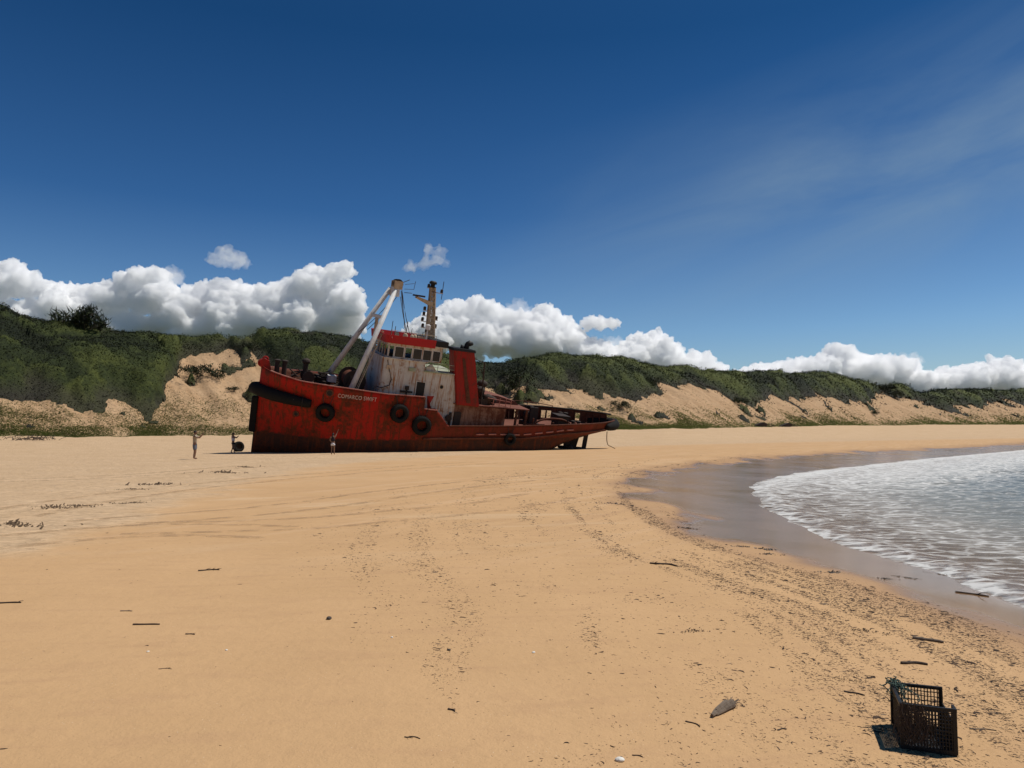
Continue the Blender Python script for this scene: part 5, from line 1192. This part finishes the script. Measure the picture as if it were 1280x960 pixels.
# fine litter: leaves, weed and twig scraps, sorted by the sea into streaks along the shore
def strand_field(xs_, ys_):
    sh = poly_dist(xs_, ys_, WET); ins = inside(xs_, ys_, WET_POLY); sh = np.where(ins, -sh, sh)
    return sh
N0 = 1500000
rr_ = np.exp(RNG.uniform(math.log(3.2), math.log(75), N0)); th_ = RNG.uniform(radians(-42), radians(42), N0)
lx, ly = rr_*np.sin(th_), rr_*np.cos(th_); sh = strand_field(lx, ly)
width = np.interp(ly, [3, 6, 12, 25, 45, 70], [3.6, 4.6, 6.0, 5.5, 4.0, 3.0])
al = fbm(sh/.42, (ly-.2*lx)/8.5, 4, 201, .6); al2 = fbm(lx/.9, ly/1.7, 5, 207, .65)
u = sh/width
dens = np.where(u < -.12, 0, np.where(u < 0, .25*(u+.12)/.12, np.exp(-np.clip(u, 0, None)*2.5)))*(u < 1.25)
st = np.clip((al*3.6+al2*1.9+.06), 0, 1)
dens = dens*(.10+st**1.4*4.6)
dens += .06*(u > .2)*(u < 1.35)*np.clip(.25+al2*4, 0, 1) + .0012*(sh > 0)
dens *= np.interp(ly, [3, 10, 25, 40, 75], [1, 1, .8, .35, .10])
kp = RNG.random(N0) < np.clip(dens, 0, 1.6)*.5
lx, ly, u = lx[kp], ly[kp], u[kp]; NB = len(lx); print('litter', NB)
lz = gz_many(lx, ly); rad_ = np.hypot(lx, ly)
ln_ = np.exp(RNG.normal(math.log(.0175), .55, NB))*np.interp(rad_, [3, 8, 20, 60], [.72, 1.0, 1.7, 3.6]); wd2 = ln_*RNG.uniform(.05, .24, NB)**1.1+.0012; hh2 = wd2*RNG.uniform(.25, .7, NB)
an = RNG.normal(radians(-30), .8, NB)+(RNG.random(NB) < .3)*RNG.uniform(-1.5, 1.5, NB); ca, sa = np.cos(an), np.sin(an); bendv = RNG.normal(0, .42, NB)*ln_
def row(t, sx_, dz):
    ox = t*ln_; oy = bendv*(1-4*t*t)+sx_*wd2*.5
    return np.stack([lx+ox*ca-oy*sa, ly+ox*sa+oy*ca, lz+dz], -1)
tl_ = RNG.uniform(0, .5, NB)*hh2*2
VV = np.stack([row(-.5, 0, -.001), row(-.15, -1, -.001), row(-.15, 1, -.001), row(-.15, 0, hh2), row(.2, -1, -.001), row(.2, 1, -.001), row(.2, 0, hh2*.9+tl_*.4), row(.5, 0, tl_)], 1).reshape(-1, 3)
fq = np.array([[0, 1, 3], [0, 3, 2], [1, 4, 6], [1, 6, 3], [3, 6, 5], [3, 5, 2], [4, 7, 6], [6, 7, 5]])
FF = (np.arange(NB)[:, None, None]*8+fq[None]).reshape(-1, 3)
me = np_mesh('wrack_litter', VV, FF); set_attr(me, 'tone', np.repeat(RNG.random(NB), 8)); set_attr(me, 'dead', np.zeros(NB*8))
m, s = newmat('wrack_litter'); col = s.ramp(s.attr('tone'), [(0, (.022, .013, .009)), (.5, (.055, .033, .022)), (.85, (.10, .065, .042)), (.98, (.20, .14, .09))])
s.out(s.bsdf(col, .8, None, .2).outputs[0])
tag(link('wrack_litter', me, m), 'dark scraps of seaweed leaves and twigs strewn in streaks over the sand', 'seaweed litter', kind='stuff')
# clumps of weed
m_weed = plain('dry_weed', (.12, .08, .05), .85, .2, .5, 25); m_weedw = plain('wet_weed', (.028, .020, .015), .45, .4, .5, 25)
def weed(px, py, w_, label, n=46, mat=None, seed=1):
    r_ = np.random.default_rng(seed); g = ground_pt(px, py); n = 80; w_ = w_*.5
    ax = r_.normal(0, .36, n)*w_*r_.uniform(.3, 1.5, n); ay = r_.normal(0, .15, n)*w_*r_.uniform(.3, 1.4, n)+.22*w_*np.sin(ax/w_*3+seed); an = r_.normal(-.3, 1.3, n)
    ln = w_*r_.uniform(.05, .16, n)*.8; wd = ln*r_.uniform(.12, .3, n); hh = np.abs(r_.normal(0, .025, n))*w_
    ca, sa = np.cos(an), np.sin(an); gz_ = gz_many(g[0]+ax, g[1]+ay)-g[2]
    def rw(t, q, dz): return np.stack([ax+t*ln*ca-q*wd*sa, ay+t*ln*sa+q*wd*ca, gz_+dz], -1)
    VV = np.stack([rw(-.5, 0, 0), rw(-.1, -.5, 0), rw(-.1, .5, 0), rw(-.1, 0, wd*.5+hh), rw(.5, 0, hh*1.4)], 1).reshape(-1, 3)
    FF = (np.arange(n)[:, None, None]*5+np.array([[0, 1, 3], [0, 3, 2], [1, 4, 3], [3, 4, 2]])[None]).reshape(-1, 3)
    o = link('weed_clump', np_mesh('weed_clump', VV, FF), mat or m_weed); o.location = g; tag(o, label, 'seaweed clump', 'weed clumps on the sand')
for i, (px, py, w_, lab, mt) in enumerate([(22, 657, 2.0, 'weed clump nearest the left edge of the dry sand', 0), (72, 634, 1.6, 'weed clump low on the drift line at left', 0), (104, 632, 1.3, 'weed clump beside the drift line bend at left', 0), (160, 629, 1.2, 'lone weed clump on the damp side of the drift line', 0), (195, 606, 2.2, 'largest weed clump on the drift line left of the tug', 0), (165, 612, 1.2, 'small weed clump below the largest drift line clump', 0),
      (280, 591, 3.0, 'long weed streak on the drift line nearest the bow', 0), (310, 584, 2.0, 'short weed streak just below the bow', 0), (955, 686, .9, 'wet weed clump at the middle edge of the wet sand', 1), (925, 683, .6, 'small wet weed clump beside the middle wet sand edge', 1), (960, 693, .7, 'flat wet weed patch below the middle clump', 1), (860, 661, .8, 'wet weed clump at the left curve of the wet sand', 1), (768, 630, 1.0, 'wet weed clump farthest left by the wet sand', 1),
      (1132, 722, .55, 'wet weed clump on wet sand, the middle one near the branch', 1), (1178, 718, .5, 'thin wet weed streak on wet sand nearest the swash', 1), (1105, 723, .5, 'wet weed clump on wet sand left of the middle one', 1), (1040, 716, .7, 'wet weed clump lying across the wet sand border', 1), (870, 790, .5, 'matted weed heap in the middle of the litter', 0), (1085, 790, .5, 'matted weed heap behind and left of the crate', 0), (1060, 850, .35, 'small weed heap left of the crate', 0)]):
    weed(px, py, w_, lab, 60, m_weedw if mt else m_weed, i+3)

# ------------------------------------------------------------------ single shrubs that stand out of the scrub
m_bush = leaf_mat('shrub_leaves', (.016, .022, .012), (.030, .042, .016), (.055, .07, .025), (.085, .068, .05))
m_stem = plain('grey_stem', (.16, .135, .11), .9, .1)
def shrub(px, py, w_, h_, label, n=900, spiky=False, seed=1, mat=None, cat='shrub', name='dune_shrub', group='single shrubs on the dunes'):
    g = ground_pt(px, py); r_ = np.random.default_rng(seed); o = empty(name, g); tag(o, label, cat, group)
    if spiky: o.location.z += 1.5
    elif 'crest' in label: o.location.z += .9
    cl_ = r_.normal(0, 1, (14, 3))*np.array([.30*w_, .26*w_, .14*h_])+np.array([0, 0, h_*.55])
    c_ = cl_[r_.integers(0, 14, n)]; P_ = c_+r_.normal(0, 1, (n, 3))*np.array([.10*w_, .10*w_, .14*h_]); P_[:, 2] = np.clip(P_[:, 2], .05*h_, h_)
    sz = (.06 if not spiky else .13)*(w_+h_)/2*r_.uniform(.5, 1.4, n); d1 = r_.normal(0, 1, (n, 3)); d1[:, 2] = np.abs(d1[:, 2])+.3; d1 /= np.linalg.norm(d1, axis=1)[:, None]
    d2 = np.cross(d1, r_.normal(0, 1, (n, 3))); d2 /= np.linalg.norm(d2, axis=1)[:, None]; w2 = sz*(.5 if not spiky else .16)
    VV = np.concatenate([P_-d2*w2[:, None], P_+d2*w2[:, None], P_+d1*(sz*1.5)[:, None]]); FF = np.stack([np.arange(n), np.arange(n)+n, np.arange(n)+2*n], -1)
    me = np_mesh('crown', VV, FF); set_attr(me, 'tone', np.tile(np.clip(.45+r_.normal(0, .28, n), 0, 1), 3)); set_attr(me, 'dead', np.tile((r_.random(n) < .12)*.8, 3))
    link('crown', me, mat or m_bush, o)
    mb = MB()
    for k in range(6):
        q = Vector(cl_[k]); mb.tube([(q.x*.15, q.y*.15, -2.2 if spiky else -1.0), (q.x*.5, q.y*.5, q.z*.5), tuple(q)], .02*h_, 5, .008*h_)
    mb.build('trunk', m_stem, o)
SPK = [(58, 418, 5.5, 4.2, 'dark spiky bush farthest left on the skyline'), (72, 414, 6.0, 4.8, 'tall spiky bush second from left on the skyline'), (88, 415, 6.0, 5.0, 'dark spiky bush in the middle of the skyline clump'), (104, 419, 6.0, 5.0, 'broad spiky bush right of the middle of the skyline clump'), (118, 424, 5.0, 4.2, 'spiky bush at the right end of the skyline clump'), (100, 431, 5.5, 4.4, 'lowest spiky bush below the skyline clump')]
for i, (px, py, w_, h_, lab) in enumerate(SPK): shrub(px, py, w_*1.15, h_*1.1, lab, 1300, True, 20+i, None, 'bush', 'spiky_bush', 'spiky bushes on the skyline')
SHB = [(252, 472, 5.5, 2.4, 'sprawling shrub in the middle of the bare sand slope'), (272, 475, 2.6, 1.6, 'small shrub right of the sprawling one on bare sand'), (292, 490, 2.0, .9, 'tiny scrap of shrub low on the bare sand slope'), (310, 440, 3.5, 2.0, 'shrub at the right edge of the bare sand slope'), (649, 494, 5.0, 5.5, 'dark upright shrub behind the after deck of the tug'), (640, 478, 4.5, 3.4, 'dark low shrub left of the upright one'), (1034, 476, 5.0, 3.5, 'left of two small dark trees on the far crest'), (1044, 477, 6.5, 3.2, 'right of two small dark trees on the far crest'), (1112, 492, 9, 4.0, 'dark bush on the bare crest of the right dune'), (1120, 499, 6, 3.0, 'dark bush below the one on the bare crest'), (775, 512, 4, 2, 'shrub above the grass right of the stern'), (925, 507, 5, 2.5, 'shrub at the torn scrub edge right of the stern'), (1093, 519, 3.2, 1.8, 'lone reddish dark shrub on the right sand face'), (812, 484, 5, 3, 'shrub in the sandy gully above the grass')]
for i, (px, py, w_, h_, lab) in enumerate(SHB): shrub(px, py, w_, h_, lab, 900, False, 50+i)
